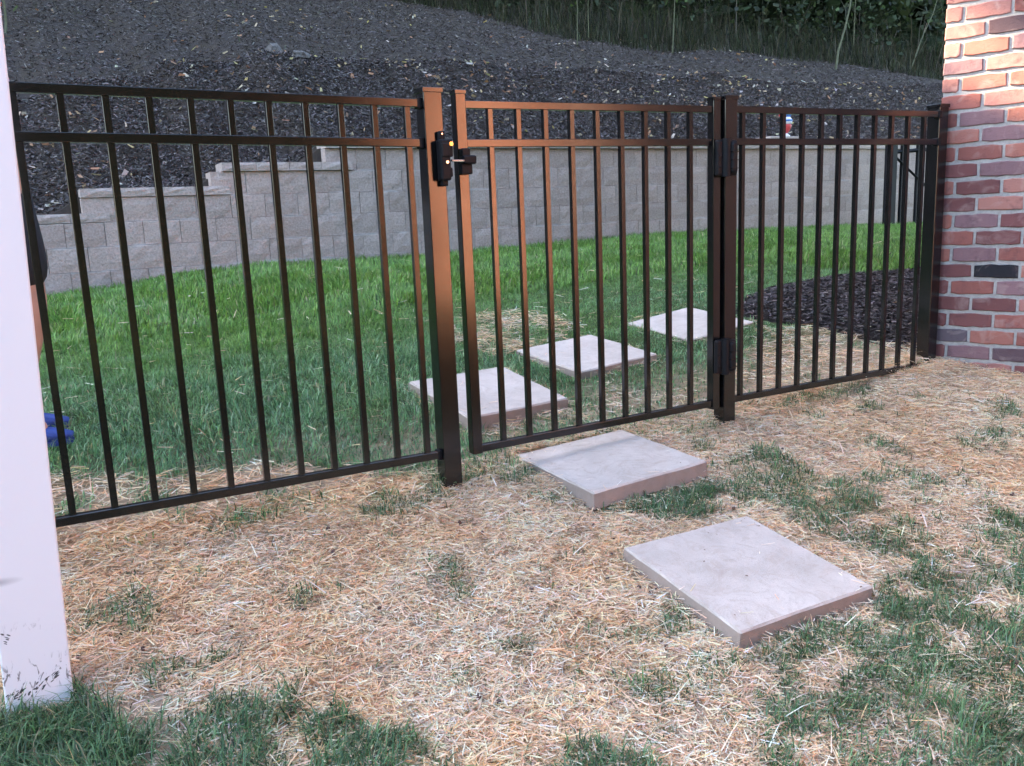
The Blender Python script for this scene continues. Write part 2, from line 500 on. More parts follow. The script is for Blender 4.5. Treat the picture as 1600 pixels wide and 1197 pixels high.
for k in range(0, 6):          # course k: from line k down to line k+1
    off = (BL / 2 if k % 2 else 0) + .05
    x = -2.7 + off
    while x < 11.0:
        zt = Z0 - BH * k
        if wall_top_k(x) <= k and zt > float(ZW(x)) - .02 and nblk < 300:
            o = put('block', random.choice(bvars), wall, loc=(x, WY + .11 + .012 * (5 - k), zt - BH))
            o.rotation_euler = (0, 0, random.uniform(-.006, .006))
            nblk += 1
        x += BL
for (xa, xb, kk) in ((-2.9, -.10, 3), (-.668, .85, 2), (.499, 1.85, 1), (1.467, 11.0, 0)):
    nxt = {3: -.64, 2: .53, 1: 1.5, 0: 99}[kk]
    x = xa + BL / 2
    while x < xb and x - BL / 2 < nxt - .02:
        put('capstone', random.choice(cvars), wall, loc=(x, WY + .11 + .05, Z0 - BH * kk + .002))
        x += BL
# fill behind the blocks so nothing shows through the joints
put('backing', box_mesh(-2.8, 11.0, 5.66, 5.69, 0, 1.10), wall, M_BED)
put('loose_paver', box_mesh(-.30, .30, -.14, .14, 0, .075, .006), None, M_CAPST, 'single pale slab lying on the wall cap under the red and blue ornament', 'slab', loc=(7.50, 5.56, 1.7895))

# ------------------------------------------------------------------ stepping stones
PV = [((.606, -.946, -.041), -.785, (-.096, .092), 'nearest square concrete stepping stone, in front of the gate amid straw'),
      ((.673, -.172, .104), -.766, (-.001, .056), 'concrete stepping stone just outside the gate with a dirt smear on top'),
      ((.567, .589, .26), -.682, (-.111, .121), 'stepping stone just inside the gate, partly hidden by the latch post'),
      ((1.294, .889, .313), -.663, (-.044, .113), 'middle one of the three stepping stones beyond the gate'),
      ((2.145, 1.082, .367), -.699, (-.008, .142), 'farthest stepping stone, behind the hinge post near the mulch bed')]
def paver_mesh(seed):
    bm = bmesh.new(); a = .508; n = 8; r = random.Random(seed)
    ax = [-a / 2, -a / 2 + .006] + [-a / 2 + a * i / n for i in range(1, n)] + [a / 2 - .006, a / 2]
    m = len(ax) - 1
    jit = {}
    def P(i, j, z):
        x, y = ax[i], ax[j]
        if (i in (0, m) or j in (0, m)):
            if (i, j) not in jit: jit[(i, j)] = (r.uniform(-.0012, .0012), r.uniform(-.0012, .0012))
            x += jit[(i, j)][0]; y += jit[(i, j)][1]
        return bm.verts.new((x, y, z))
    top = [[P(i, j, (-.0055 + r.uniform(-.0015, .001)) if (i in (0, m) or j in (0, m)) else r.uniform(-.0006, .0006)) for j in range(m + 1)] for i in range(m + 1)]
    for i in range(m):
        for j in range(m): bm.faces.new((top[i][j], top[i + 1][j], top[i + 1][j + 1], top[i][j + 1]))
    ring = [(i, 0) for i in range(m)] + [(m, j) for j in range(m)] + [(i, m) for i in range(m, 0, -1)] + [(0, j) for j in range(m, 0, -1)]
    lo = [bm.verts.new((top[i][j].co.x, top[i][j].co.y, -.062)) for i, j in ring]
    for k in range(len(ring)):
        k2 = (k + 1) % len(ring)
        (i, j), (i2, j2) = ring[k], ring[k2]
        bm.faces.new((lo[k], lo[k2], top[i2][j2], top[i][j]))
    bm.faces.new(lo[::-1])
    bmesh.ops.recalc_face_normals(bm, faces=bm.faces)
    return bm_mesh(bm)
PAVER_XY = []
for i, (c, th, (tx, ty), lab) in enumerate(PV):
    e1 = Vector((math.cos(th), math.sin(th), tx)).normalized()
    e2 = Vector((-math.sin(th), math.cos(th), ty)); e2 = (e2 - e1 * e1.dot(e2)).normalized()
    # the fit gives the diagonals: turn by 45 degrees to get the sides
    s1 = (e1 + e2).normalized(); s2 = (e2 - e1).normalized(); n_ = s1.cross(s2)
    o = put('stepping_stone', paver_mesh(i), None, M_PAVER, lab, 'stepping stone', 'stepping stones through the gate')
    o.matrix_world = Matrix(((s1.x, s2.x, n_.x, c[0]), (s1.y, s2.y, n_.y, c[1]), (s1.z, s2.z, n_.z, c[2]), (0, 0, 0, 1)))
    PAVER_XY.append((c[0], c[1], s1.x, s1.y))
def off_pavers(x, y, m=.0):
    ok = np.ones(x.shape, bool)
    for cx, cy, ux, uy in PAVER_XY:
        a = (x - cx) * ux + (y - cy) * uy; b = -(x - cx) * uy + (y - cy) * ux
        ok &= ~((np.abs(a) < .254 + m) & (np.abs(b) < .254 + m))
    return ok

# ------------------------------------------------------------------ fence
def rail(parent, name, x0, x1, z0, z1, h, d=.0254):
    """a square tube rail from x0 to x1 whose top runs from z0 to z1"""
    bm = bmesh.new()
    vs_ = add_box(bm, x0, x1, -d / 2, d / 2, -h, 0, .0022, 2)
    for v in bm.verts:
        v.co.z += z0 + (z1 - z0) * (v.co.x - x0) / (x1 - x0)
    return put(name, bm_mesh(bm), parent, M_COAT)

def picket(parent, x, z0, z1):
    return put('picket', box_mesh(x - .0098, x + .0098, -.0098, .0098, z0, z1, .0014), parent, M_COAT)

def make_panel(root, xs, xa, xb, zm, sm, zb, sb, x0):
    top = lambda x: zm + sm * (x - x0) + .1536
    mid = lambda x: zm + sm * (x - x0)
    bot = lambda x: zb + sb * (x - x0)
    rail(root, 'top_rail', xa, xb, top(xa), top(xb), .0265)
    rail(root, 'middle_rail', xa, xb, mid(xa) + .0270, mid(xb) + .0270, .0270)
    rail(root, 'bottom_rail', xa, xb, bot(xa) + .001, bot(xb) + .001, .0275)
    for x in xs:
        picket(root, x, bot(x) - .015, top(x) - .012)
    return top, mid, bot

def post(name, label, cx, cy, w, z0, z1, group='black metal gate and fence posts'):
    p = thing(name, label, 'fence post', (0, 0, 0), group)
    put('post_body', box_mesh(cx - w / 2, cx + w / 2, cy - w / 2, cy + w / 2, z0, z1, .0025, 2), p, M_COAT)
    bm = bmesh.new(); e = w / 2 + .004
    add_box(bm, cx - e, cx + e, cy - e, cy + e, z1 - .012, z1 + .004, .0015)
    v4 = [bm.verts.new((cx + sx * e * .96, cy + sy * e * .96, z1 + .0042)) for sx, sy in ((-1, -1), (1, -1), (1, 1), (-1, 1))]
    ap = bm.verts.new((cx, cy, z1 + .011))
    for i in range(4): bm.faces.new((v4[i], v4[(i + 1) % 4], ap))
    put('post_cap', bm_mesh(bm), p, M_COAT)
    return p

def bracket(parent, x0, x1, zt, h, cy=0):
    put('rail_bracket', box_mesh(x0, x1, cy - .0165, cy + .0165, zt - h - .004, zt + .004, .002), parent, M_PLASTIC)

pl = thing('picket_fence', 'black metal fence panel left of the gate, running behind the white post', 'fence', (0, 0, 0), 'black picket fence panels')
xsL = [-1.1087 + .1125 * i for i in range(-5, 11)]
tp, md, bt = make_panel(pl, xsL, -1.74, .0655, 1.2536, -.0101, .2039, -.006, -1.1087)
for f, h in ((tp, .0265), (lambda x: md(x) + .027, .027), (lambda x: bt(x) + .001, .0275)):
    bracket(pl, .052, .0655, f(.06), h)
pr = thing('picket_fence', 'black metal fence panel between the hinge post and the brick wall', 'fence', (0, 0, 0), 'black picket fence panels')
xsR = [1.4942 + .1151 * i for i in range(11)]
tp, md, bt = make_panel(pr, xsR, 1.4375, 2.757, 1.2521, .0042, .2038, -.0015, 1.4942)
for f, h in ((tp, .0265), (lambda x: md(x) + .027, .027), (lambda x: bt(x) + .001, .0275)):
    bracket(pr, 2.735, 2.7585, f(2.75), h)
gate = thing('gate', 'black metal picket gate with two black hinges and a latch striker', 'gate', (0, 0, 0))
xsG = [.3227 + .1117 * i for i in range(9)]
tp, md, bt = make_panel(gate, xsG, .2255, 1.3235, 1.242, .0074, .1935, .0085, .3227)
for cx, z0, z1 in ((.2065, .164, 1.424), (1.3425, .165, 1.433)):
    st = put('stile', box_mesh(cx - .019, cx + .019, -.019, .019, z0, z1, .002, 2), gate, M_COAT)
    put('stile_cap', box_mesh(cx - .0215, cx + .0215, -.0215, .0215, z1 - .010, z1 + .004, .0015), st, M_COAT)

lp = post('gate_post', 'black latch post left of the gate, warm reflection on its upper face', .0985, 0, .066, -.15, 1.426)
hp = post('gate_post', 'black hinge post on the right side of the gate', 1.4055, 0, .064, -.15, 1.438)
ep = post('fence_post', 'black end post standing against the brick house corner', 2.7895, .029, .066, -.1, 1.444)
post('fence_post', 'black fence post hidden behind the white post at far left', -1.775, 0, .066, -.15, 1.41)

# latch on the post
lt = put('latch', None, lp)
bm = bmesh.new()
add_box(bm, .098, .134, -.074, -.034, 1.130, 1.262, .006, 2)
add_box(bm, .104, .126, -.052, -.034, 1.258, 1.290, .005, 2)
add_box(bm, .106, .128, -.058, -.034, 1.112, 1.134, .005, 2)
add_box(bm, .126, .142, -.076, -.040, 1.205, 1.262, .004, 2)
add_box(bm, .122, .141, -.072, -.040, 1.140, 1.172, .006, 2)
add_box(bm, .101, .130, -.079, -.070, 1.205, 1.250, .003, 1)
me = bm_mesh(bm); lt.data = None
put('latch_body', me, lp, M_PLASTIC); bpy.data.objects.remove(lt)
put('lock_cylinder', cyl_mesh((.1335, -.070, 1.246), (.1335, -.083, 1.246), .0068, .0068, 14), lp, M_BRASS)
put('latch_button', cyl_mesh((.117, -.072, 1.188), (.117, -.082, 1.188), .006, .005, 12), lp, M_STEEL)
put('screw', cyl_mesh((.115, -.052, 1.281), (.115, -.0545, 1.281), .003, .003, 8), lp, M_STEEL)
# striker on the gate stile with its pin
bm = bmesh.new()
add_box(bm, .184, .2265, -.046, -.0195, 1.150, 1.186, .004, 2)
add_box(bm, .188, .238, -.058, -.0195, 1.183, 1.212, .006, 2)
add_box(bm, .190, .222, -.044, -.0195, 1.208, 1.236, .004, 2)
put('striker', bm_mesh(bm), gate, M_PLASTIC)
put('striker_pin', cyl_mesh((.141, -.062, 1.194), (.196, -.052, 1.194), .0042, .0042, 10), gate, M_STEEL)

def hinge(zc, hh):
    bm = bmesh.new()
    add_box(bm, 1.322, 1.365, -.044, -.0195, zc - hh, zc + hh, .010, 3)
    add_box(bm, 1.372, 1.422, -.056, -.0325, zc - hh * .98, zc + hh * .98, .011, 3)
    add_cyl(bm, (1.366, -.046, zc - hh * 1.04), (1.366, -.046, zc + hh * 1.04), .019, .019, 18)
    add_box(bm, 1.374, 1.408, -.074, -.046, zc - hh * .88, zc + hh * .88, .013, 3)
    h_ = put('hinge', bm_mesh(bm), gate, M_PLASTIC)
    for dz in (-.6, -.15, .3):
        put('hinge_band', box_mesh(1.3735, 1.4085, -.0750, -.046, zc + dz * hh - .0014, zc + dz * hh + .0014), h_, M_COAT)
    for dz in (-.5, .12):
        put('screw', cyl_mesh((1.336, -.0435, zc + dz * hh), (1.336, -.0485, zc + dz * hh), .005, .004, 8), h_, M_PLASTIC)
        put('screw', cyl_mesh((1.425, -.0325, zc + dz * hh - .012), (1.425, -.0365, zc + dz * hh - .012), .0038, .003, 8), h_, M_PLASTIC)
hinge(1.200, .071); hinge(.392, .072)

# far fence panel by the wall
fp = thing('picket_fence', 'small black railing section with a diagonal brace at the foot of the block wall', 'fence', (0, 0, 0), 'black picket fence panels')
Y2 = 4.9
put('railing_post', box_mesh(8.755, 8.87, Y2 - .055, Y2 + .055, .45, 1.72, .004), fp, M_RAIL)
for x in (9.03, 9.345, 9.66, 9.975):
    put('picket', box_mesh(x - .018, x + .018, Y2 - .018, Y2 + .018, .665, 1.80), fp, M_RAIL)
def bar(parent, name, p, q, r=.02):
    put(name, cyl_mesh(p, q, r, r, 4), parent, M_RAIL)
bar(fp, 'top_rail', (8.86, Y2, 1.625), (10.3, Y2, 1.70), .025)
bar(fp, 'bottom_rail', (8.86, Y2, .675), (10.3, Y2, .64), .025)
bar(fp, 'brace', (8.86, Y2 - .02, 1.57), (9.95, Y2 - .02, .92), .02)
put('railing_post', box_mesh(10.3, 10.41, Y2 - .055, Y2 + .055, .4, 1.72, .004), fp, M_RAIL)

# ------------------------------------------------------------------ brick house on the right
TH = -1.2207
WD = Vector((math.cos(TH), math.sin(TH), 0)); WN = Vector((math.sin(TH), -math.cos(TH), 0))   # along the wall, out of the wall
WP = Vector((2.84, .05, 0))
house = thing('brick_house', 'red brick house corner with pale mortar, right of the fence end', 'house', (0, 0, 0))
def wall_obj(name, s0, s1, d0, d1, z0, z1, mat, parent, bev=0):
    me = box_mesh(s0, s1, d0, d1, z0, z1, bev)
    o = put(name, me, parent, mat)
    o.matrix_world = Matrix(((WD.x, -WN.x, 0, WP.x), (WD.y, -WN.y, 0, WP.y), (0, 0, 1, 0), (0, 0, 0, 1)))
    return o
HB, LB = .0805, .2032
core = wall_obj('wall', .004, 1.50, .0060, .28, -.5, 2.66, M_MORTAR, house)
ROWTOP = 1.8167 + HB         # top of row 1
PAL = {'p': (.42, .19, .165), 'o': (.38, .15, .118), 'r': (.32, .115, .095), 'm': (.20, .078, .075), 'v': (.25, .14, .15), 'd': (.12, .075, .085), 'b': (.022, .022, .027), 's': (.43, .19, .155), 'g': (.13, .10, .115)}
ROWS = {-1: 'pprv', 0: 'pvor', 1: 'ppr', 2: 'pd', 3: 'pov', 4: 'vp', 5: 'poo', 6: 'rpo', 7: 'rvo', 8: 'ov', 9: 'rro', 10: 'mv', 11: 'oms', 12: 'ms', 13: 'ovm', 14: 'rm', 15: 'ovr', 16: 'mb', 17: 'mrv', 18: 'mmp', 19: 'mmr', 20: 'go', 21: 'mvd', 22: 'vp', 23: 'mmr'}
def brick_variant(L, seed):
    r = random.Random(seed); bm = bmesh.new()
    h = HB - .0135; D = .09
    # outline of the face with slightly ragged long edges
    n = 5
    pts = [(L * i / n + (r.uniform(-.002, .002) if 0 < i < n else r.uniform(-.001, .0015)), r.uniform(-.002, .0045) + (.003 if i in (0, n) else 0)) for i in range(n + 1)]
    pts += [(L * i / n + (r.uniform(-.002, .002) if 0 < i < n else r.uniform(-.001, .0015)), h + r.uniform(-.004, .0012) - (.003 if i in (0, n) else 0)) for i in range(n, -1, -1)]
    c = Vector((L / 2, 0, h / 2))
    outer = [bm.verts.new((x, .003, z)) for x, z in pts]
    inner = [bm.verts.new((c.x + (x - c.x) * (1 - .0045 / (L / 2)), r.uniform(-.0012, .0012), c.z + (z - c.z) * .90)) for x, z in pts]
    back = [bm.verts.new((x, D, z)) for x, z in pts]
    m = len(pts)
    for i in range(m):
        j = (i + 1) % m
        bm.faces.new((outer[i], outer[j], inner[j], inner[i]))
        bm.faces.new((back[i], back[j], outer[j], outer[i]))
    bm.faces.new(inner)
    bmesh.ops.recalc_face_normals(bm, faces=bm.faces)
    me = bm_mesh(bm); me.materials.append(M_BRICK); return me
full = [brick_variant(LB - .0135, s) for s in range(7)]
head = [brick_variant(.0725, 50 + s) for s in range(4)]
quoin = [brick_variant(.1730, 80 + s) for s in range(4)]
MW = core.matrix_world.copy()
for row in range(-9, 28):
    z = ROWTOP - HB * row - HB + .0058 + HB          # bottom of this row's bricks
    z = ROWTOP - HB * (row) + .0058
    odd = (row % 2 == 1)
    cols = ROWS.get(row, ''.join(random.choice('pormmvrdvo') for _ in range(9)))
    s = .0; k = 0
    while s < 1.40:
        if s == 0:
            L = .0725 if odd else .1730
            me = random.choice(head if odd else quoin)
        else:
            L = LB - .0135; me = random.choice(full)
        key = cols[k] if k < len(cols) else random.choice('pormmvrdvo')
        o = put('brick', me, core)
        o.matrix_world = MW @ Matrix.Translation((s, random.uniform(-.0015, .0015), z + random.uniform(-.001, .001)))
        b = PAL[key]; j = random.uniform(.80, 1.0)
        o.color = (b[0] * j, b[1] * j, b[2] * j, 1)
        s += L + .0135; k += 1
FARB = brickwork_mat(WD)
wall_obj('far_wall', 1.50, 13.0, .004, .28, -1.2, 2.66, FARB, house)
wall_obj('upper_wall', .0, 13.0, .002, .28, 2.66, 5.6, FARB, house)
rw = wall_obj('return_wall', .001, .10, .095, 7.0, -.5, 5.598, brickwork_mat(WN), house)
for s_ in (3.2, 7.4):
    w_ = wall_obj('window', s_, s_ + 1.1, -.02, .05, 1.0, 2.5, M_TRIM, house)
    g_ = wall_obj('pane', s_ + .07, s_ + 1.03, -.024, -.021, 1.07, 2.43, M_GLASS, w_)
rf = wall_obj('roof', -.35, 13.3, -.4, 7.2, 5.602, 5.85, M_SHINGLE, house)

# ------------------------------------------------------------------ neighbouring house behind the camera (lights up the gate's gloss)
nb = thing('brick_house', 'sunlit brick house across the yard, mirrored in the gate post', 'house', (0, 0, 0))
put('wall', box_mesh(5.0, 11, -19, -12, -1.2, 5.4), nb, brickwork_mat(Vector((1, 0, 0))))
for x in (9.2,):
    w_ = put('window', box_mesh(x, x + 1.0, -12.02, -11.95, 2.9, 4.4), nb, M_TRIM)
    put('pane', box_mesh(x + .07, x + .93, -11.948, -11.942, 2.97, 4.33), w_, M_GLASS)
bm = bmesh.new()
pts = [(-11.6, 5.3), (-15.5, 7.6), (-19.4, 5.3)]
A = [bm.verts.new((4.6, y, z)) for y, z in pts]; B = [bm.verts.new((11.4, y, z)) for y, z in pts]
bm.faces.new(A); bm.faces.new(B[::-1])
for i in range(3): bm.faces.new((A[i], B[i], B[(i + 1) % 3], A[(i + 1) % 3]))
bmesh.ops.recalc_face_normals(bm, faces=bm.faces)
put('roof', bm_mesh(bm), nb, M_SHINGLE)

# ------------------------------------------------------------------ white post, left foreground
wp = thing('white_post', 'scuffed white painted post in the left foreground, base in grass', 'post', (-1.234, -.595, -.10))
wp.rotation_euler = (0, .0355, 0)
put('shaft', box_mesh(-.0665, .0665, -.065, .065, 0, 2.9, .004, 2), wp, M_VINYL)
r_ = random.Random(3); bm = bmesh.new()
for i in range(46):
    if i < 40:
        x_ = r_.uniform(-.062, .050); z_ = .115 + .35 * max(0, x_ + .02) + r_.gauss(0, .008); L_ = r_.uniform(.004, .017); w_ = r_.uniform(.0008, .0028); a_ = r_.gauss(.75, .3)
    else:
        x_ = r_.uniform(-.058, -.045); z_ = .235 + (i - 40) * .0045; L_ = r_.uniform(.006, .013); w_ = .002; a_ = -.6
    d_ = Vector((math.cos(a_), 0, math.sin(a_))); n_ = Vector((-d_.z, 0, d_.x)); c_ = Vector((x_, -.0653, z_))
    up_ = []; dn_ = []
    for k_ in range(5):
        t_ = k_ / 4 - .5; e_ = w_ * (1 - (2 * t_) ** 2) * r_.uniform(.5, 1.1) + .0002
        up_.append(bm.verts.new(c_ + d_ * (L_ * t_) + n_ * e_)); dn_.append(bm.verts.new(c_ + d_ * (L_ * t_) - n_ * e_ * r_.uniform(.4, 1)))
    for k_ in range(4): bm.faces.new((dn_[k_], dn_[k_ + 1], up_[k_ + 1], up_[k_]))
put('scuff_marks', bm_mesh(bm), wp, simple('dark_scuff', (.10, .098, .10), .8, .5, 300))
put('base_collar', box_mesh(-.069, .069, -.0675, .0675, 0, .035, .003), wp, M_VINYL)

# ------------------------------------------------------------------ vegetation and straw masks, in ground coordinates
FRONT_GRASS = [
    ([(-1.6, -.60), (-1.15, -.64), (-1.06, -.77), (-.96, -.90), (-.93, -1.3), (-1.6, -1.3)], 1.0),
    ([(-.95, -1.02), (-1.0, -.80), (-.89, -.82), (-.81, -.89), (-.69, -.86), (-.64, -.80), (-.62, -.93), (-.56, -1.03), (-.51, -1.08), (-.45, -1.5), (-1.0, -1.5)], .85),
    ([(-.33, -1.29), (-.28, -1.23), (-.19, -1.24), (-.14, -1.31), (-.1, -1.5), (-.4, -1.5)], .9),
    ([(.08, -.86), (.23, -1.05), (.38, -1.16), (.36, -1.39), (.13, -1.41), (-.03, -1.26), (-.08, -1.09)], .38),
    ([(.42, -1.20), (.57, -1.20), (.93, -1.16), (1.2, -1.08), (1.7, -1.05), (1.9, -2.2), (.2, -2.2), (.07, -1.48), (.27, -1.33)], .74),
    ([(.47, -.40), (.8, -.38), (.91, -.46), (.89, -.58), (.75, -.61), (.57, -.50)], .9),
    ([(1.24, -.13), (1.38, -.28), (1.40, -.67), (1.36, -1.01), (1.16, -1.04), (1.01, -.92), (.99, -.67), (1.02, -.34)], .62),
    ([(.42, -.42), (.80, -.36), (1.0, -.30), (1.05, -.55), (.9, -.64), (.62, -.60)], .7),
    ([(1.0, -.9), (1.4, -.6), (1.9, -.8), (1.7, -1.15), (1.1, -1.1)], .5),
]
STRAW_HOLES = [[(.45, -1.30), (.58, -1.34), (.44, -1.43), (.35, -1.39)], [(.54, -1.57), (.62, -1.61), (.52, -1.70), (.43, -1.67)], [(1.1, -1.33), (1.25, -1.33), (1.25, -1.42), (1.1, -1.42)]]
TUFTS = [(-.16, -.52, .05), (-.42, -.67, .04), (-.64, -.79, .05), (2.1, -.2, .07), (-.22, -.1, .05), (-.14, -.92, .06), (.27, -1.04, .06), (.04, -1.2, .06), (1.87, .05, .12), (2.2, -.02, .12), (.02, -.05, .06), (.35, -.30, .06), (1.0, -.2, .06), (-.1, -.08, .10), (.35, -.08, .08)]
BACK_STRAW = [
    ([(-3, .60), (-1.17, .55), (-.83, .38), (-.52, .31), (-.18, .20), (-.03, .10), (.09, 0), (-.03, -.1), (-3, -.1)], .95),
    ([(.86, 1.70), (1.32, 2.02), (1.67, 1.68), (1.50, 1.25), (1.16, 1.12), (.84, 1.11)], .75),
    ([(.36, .34), (.47, .21), (.85, .33), (.95, .46), (.8, .39), (.52, .35)], .6),
    ([(1.62, .28), (2.15, .62), (2.40, .80), (2.62, .55), (2.72, .30), (2.85, .1), (2.65, -.05), (1.58, .03)], .85),
    ([(.3, .02), (1.6, .02), (1.7, .3), (1.2, .5), (.6, .25)], .35),
]
def mask(x, y, polys, blur=.05, seed=1):
    """soft cover of a list of (polygon, amount), with a wobbling border"""
    wx = x + blur * 2.4 * (fbm(x * 7, y * 7, seed) - .5); wy = y + blur * 2.4 * (fbm(x * 7 + 31, y * 7, seed + 9) - .5)
    m = np.zeros(x.shape)
    for p, a in polys: m = np.maximum(m, a * in_poly(wx, wy, p))
    return m
def grass_cover_front(x, y):
    m = mask(x, y, FRONT_GRASS, .07, 3)
    for h in STRAW_HOLES: m = np.where(in_poly(x + .03 * (fbm(x * 9, y * 9, 4) - .5), y, h), m * .15, m)
    for tx, ty, tr in TUFTS: m = np.maximum(m, .62 * np.clip(1.6 - np.hypot(x - tx, (y - ty) * 1.3) / tr * (.5 + 1.2 * fbm(x * 16, y * 16, 7, 2)), 0, 1))
    pat = fbm(x * 9, y * 9, 77, 3)
    m = m * np.clip((pat - .36) * 5.5 + (m - .6) * 2.2, .08, 1)
    m = np.maximum(m, .5 * np.clip((fbm(x * 6, y * 6, 88, 3) - .66) * 9, 0, 1))
    m = np.maximum(m, .02)
    return m
def straw_cover_back(x, y):
    m = mask(x, y, BACK_STRAW, .09, 13)
    return m * np.clip((fbm(x * 8, y * 8, 99, 3) - .25) * 4, 0, 1)
def clear_of(x, y):
    """free of stones, white post, house"""
    ok = off_pavers(x, y, .004)
    sx = (x - WP.x) * WN.x + (y - WP.y) * WN.y
    ok &= (sx > .0) | (y > .06)
    ok &= ~((np.abs(x + 1.234) < .07) & (np.abs(y + .595) < .07))
    return ok
GP = [(.155, .31, .12), (.13, .265, .12), (.205, .35, .15), (.30, .42, .25), (.46, .39, .23), (.08, .15, .07)]
GF = [(.17, .315, .06), (.135, .26, .06), (.205, .35, .08), (.28, .39, .13), (.10, .19, .045), (.42, .40, .21)]
FRX, FRY = (-1.75, 3.0), (-2.1, .03)
# front grass
n = 300000
x = rng.uniform(-1.75, 2.6, n); y = rng.uniform(-2.1, .05, n)
dens = grass_cover_front(x, y)
k = (rng.random(n) < dens) & clear_of(x, y) & (np.hypot(x + 1.13, y + 2.73) > .35)
x, y, dn = x[k], y[k], dens[k]
m_ = len(x)
clump = fbm(x * 14, y * 14, 5, 2)
az = 2 * np.pi * fbm(x * 4, y * 4, 6, 2) * 2 + rng.normal(0, 1.3, m_)
h = (.016 + .050 * rng.random(m_) ** 1.4 * (.4 + clump)) * (.6 + .6 * dn)
near_post = (x < -.95) & (y < -.55)
h = np.where(near_post, h * 1.25, h)
big = np.hypot(x - .60, y + 1.62) < .12
h = np.where(big, h * 1.6, h)
col = pick(m_, GP, [4, 4, 3, 2, 1.0, 2.4], .3) * np.array([[.78, .74, .78]])
p = np.stack([x, y, Hg(x, y) - .004 + .008 * rng.random(m_)], 1)
put('front_grass', blades('front_grass', p, h * 1.15, rng.uniform(.0022, .0042, m_), az, np.clip(rng.normal(.75, .28, m_), .05, 1.2), col, .28), None, M_GRASS, 'patchy green grass growing through the straw on the near side', 'grass', kind='stuff')
# back lawn, near part
n = 260000
x = rng.uniform(-1.9, 4.2, n); y = rng.uniform(-.02, 2.6, n)
sc = straw_cover_back(x, y)
k = (rng.random(n) > sc * 1.05) & clear_of(x, y) & ~in_poly(x, y, [(a, b - .03) for a, b in BED])
x, y = x[k], y[k]; m_ = len(x)
az = 2 * np.pi * fbm(x * 5, y * 5, 16, 2) * 2 + rng.normal(0, 1.3, m_)
cl = fbm(x * 6, y * 6, 15, 3)
h = (.016 + .060 * rng.random(m_) ** 1.8) * (.35 + 1.3 * cl)
h *= np.where(x > 1.0, .62, 1.0)
tone = np.clip((y - .7) / 1.9 + 1.3 * (fbm(x * 1.5, y * 1.5, 17, 3) - .5), 0, 1)[:, None]
col = pick(m_, GP, [4, 3, 3, 2.4, .7, 2.0], .34) * (1 - tone) + pick(m_, GF, [3, 3, 2, 1, 2, .3], .28) * tone
p = np.stack([x, y, Hg(x, y) - .004], 1)
put('lawn_grass', blades('lawn_grass', p, h, rng.uniform(.0022, .0052, m_), az, np.clip(rng.normal(.82, .30, m_), .05, 1.25), col, .25), None, M_GRASS, 'green lawn behind the fence nearest the gate', 'grass', kind='stuff')
# back lawn, far part
n = 135000
x = rng.uniform(-2.6, 12.0, n); y = rng.uniform(2.5, 5.42, n)
x = np.concatenate([x, rng.uniform(4.1, 10, 30000)]); y = np.concatenate([y, rng.uniform(1.3, 2.6, 30000)])
k = clear_of(x, y) & ~in_poly(x, y, BED); x, y = x[k], y[k]; m_ = len(x)
az = 2 * np.pi * fbm(x * 1.8, y * 1.8, 26, 2) * 2 + rng.normal(0, 1.0, m_)
h = (.035 + .060 * rng.random(m_)) * (.6 + .8 * fbm(x * 3, y * 3, 25, 3))
col = pick(m_, GF, [3, 3, 2.5, 1.5, 1.5, .35], .26)
p = np.stack([x, y, Hg(x, y) - .006], 1)
put('far_lawn_grass', blades('far_lawn_grass', p, h, rng.uniform(.006, .011, m_), az, np.clip(rng.normal(.42, .2, m_), .05, .95), col, .35), None, M_GRASS, 'bright green strip of lawn along the foot of the block wall', 'grass', kind='stuff')

# straw
SP = [(.88, .62, .42), (.93, .75, .56), (.84, .53, .31), (.88, .74, .59), (.54, .34, .215), (.95, .85, .70)]
def straw(name, x, y, lift, Lr, wr, label, wts=(4.5, 3.4, 2.2, 1.6, .8, .8)):
    m_ = len(x)
    L = rng.uniform(*Lr, m_) * np.where(rng.random(m_) < .06, 2.0, 1)
    col = pick(m_, SP, wts, .16)
    tone = fbm(x * 5, y * 5, 55, 3)[:, None]
    fine = fbm(x * 22, y * 22, 57, 2)[:, None]
    col = np.clip(col * (.86 + .32 * tone) * np.where(fine < .28, .76, 1), .01, .94)
    warm = np.clip((fbm(x * 3.1, y * 3.1, 58, 3) - .48) * 5, 0, 1)[:, None]
    col = np.clip(col * (1 - warm * np.array([[.0, .08, .17]])) * (1 - .10 * np.clip((fbm(x * 2.2, y * 2.2, 59, 3) - .55) * 6, 0, 1)[:, None]), .01, .92)
    mat_ = .6 + .9 * fbm(x * 10, y * 10, 60, 2)
    z = Hg(x, y) + lift * mat_ * rng.random(m_) ** 1.3
    tl = rng.normal(0, .15, m_)
    z = np.maximum(z, Hg(x, y) + np.abs(np.sin(tl)) * L * .42)
    az = rng.uniform(0, np.pi, m_)
    me = ribbons(name, np.stack([x, y, z], 1), L, rng.uniform(*wr, m_), az, tl, rng.normal(0, .5, m_), col)
    return put(name, me, None, M_STRAW, label, 'straw', kind='stuff')
n = 470000
x = rng.uniform(-1.75, 3.1, n); y = rng.uniform(-2.1, .12, n)
g = grass_cover_front(x, y)
thin = np.clip(1.25 - .95 * g, .34, 1) * np.where(fbm(x * 12, y * 12, 66, 3) > .33, 1, .45)
near = np.clip(1.5 - np.hypot(x + 1.13, y + 2.73) / 5.5, .45, 1)
near_l = np.where((x < -.98) & (y < -.72), .25, 1)
ok = off_pavers(x, y, .006) | (rng.random(n) < .012)
sxw = (x - WP.x) * WN.x + (y - WP.y) * WN.y
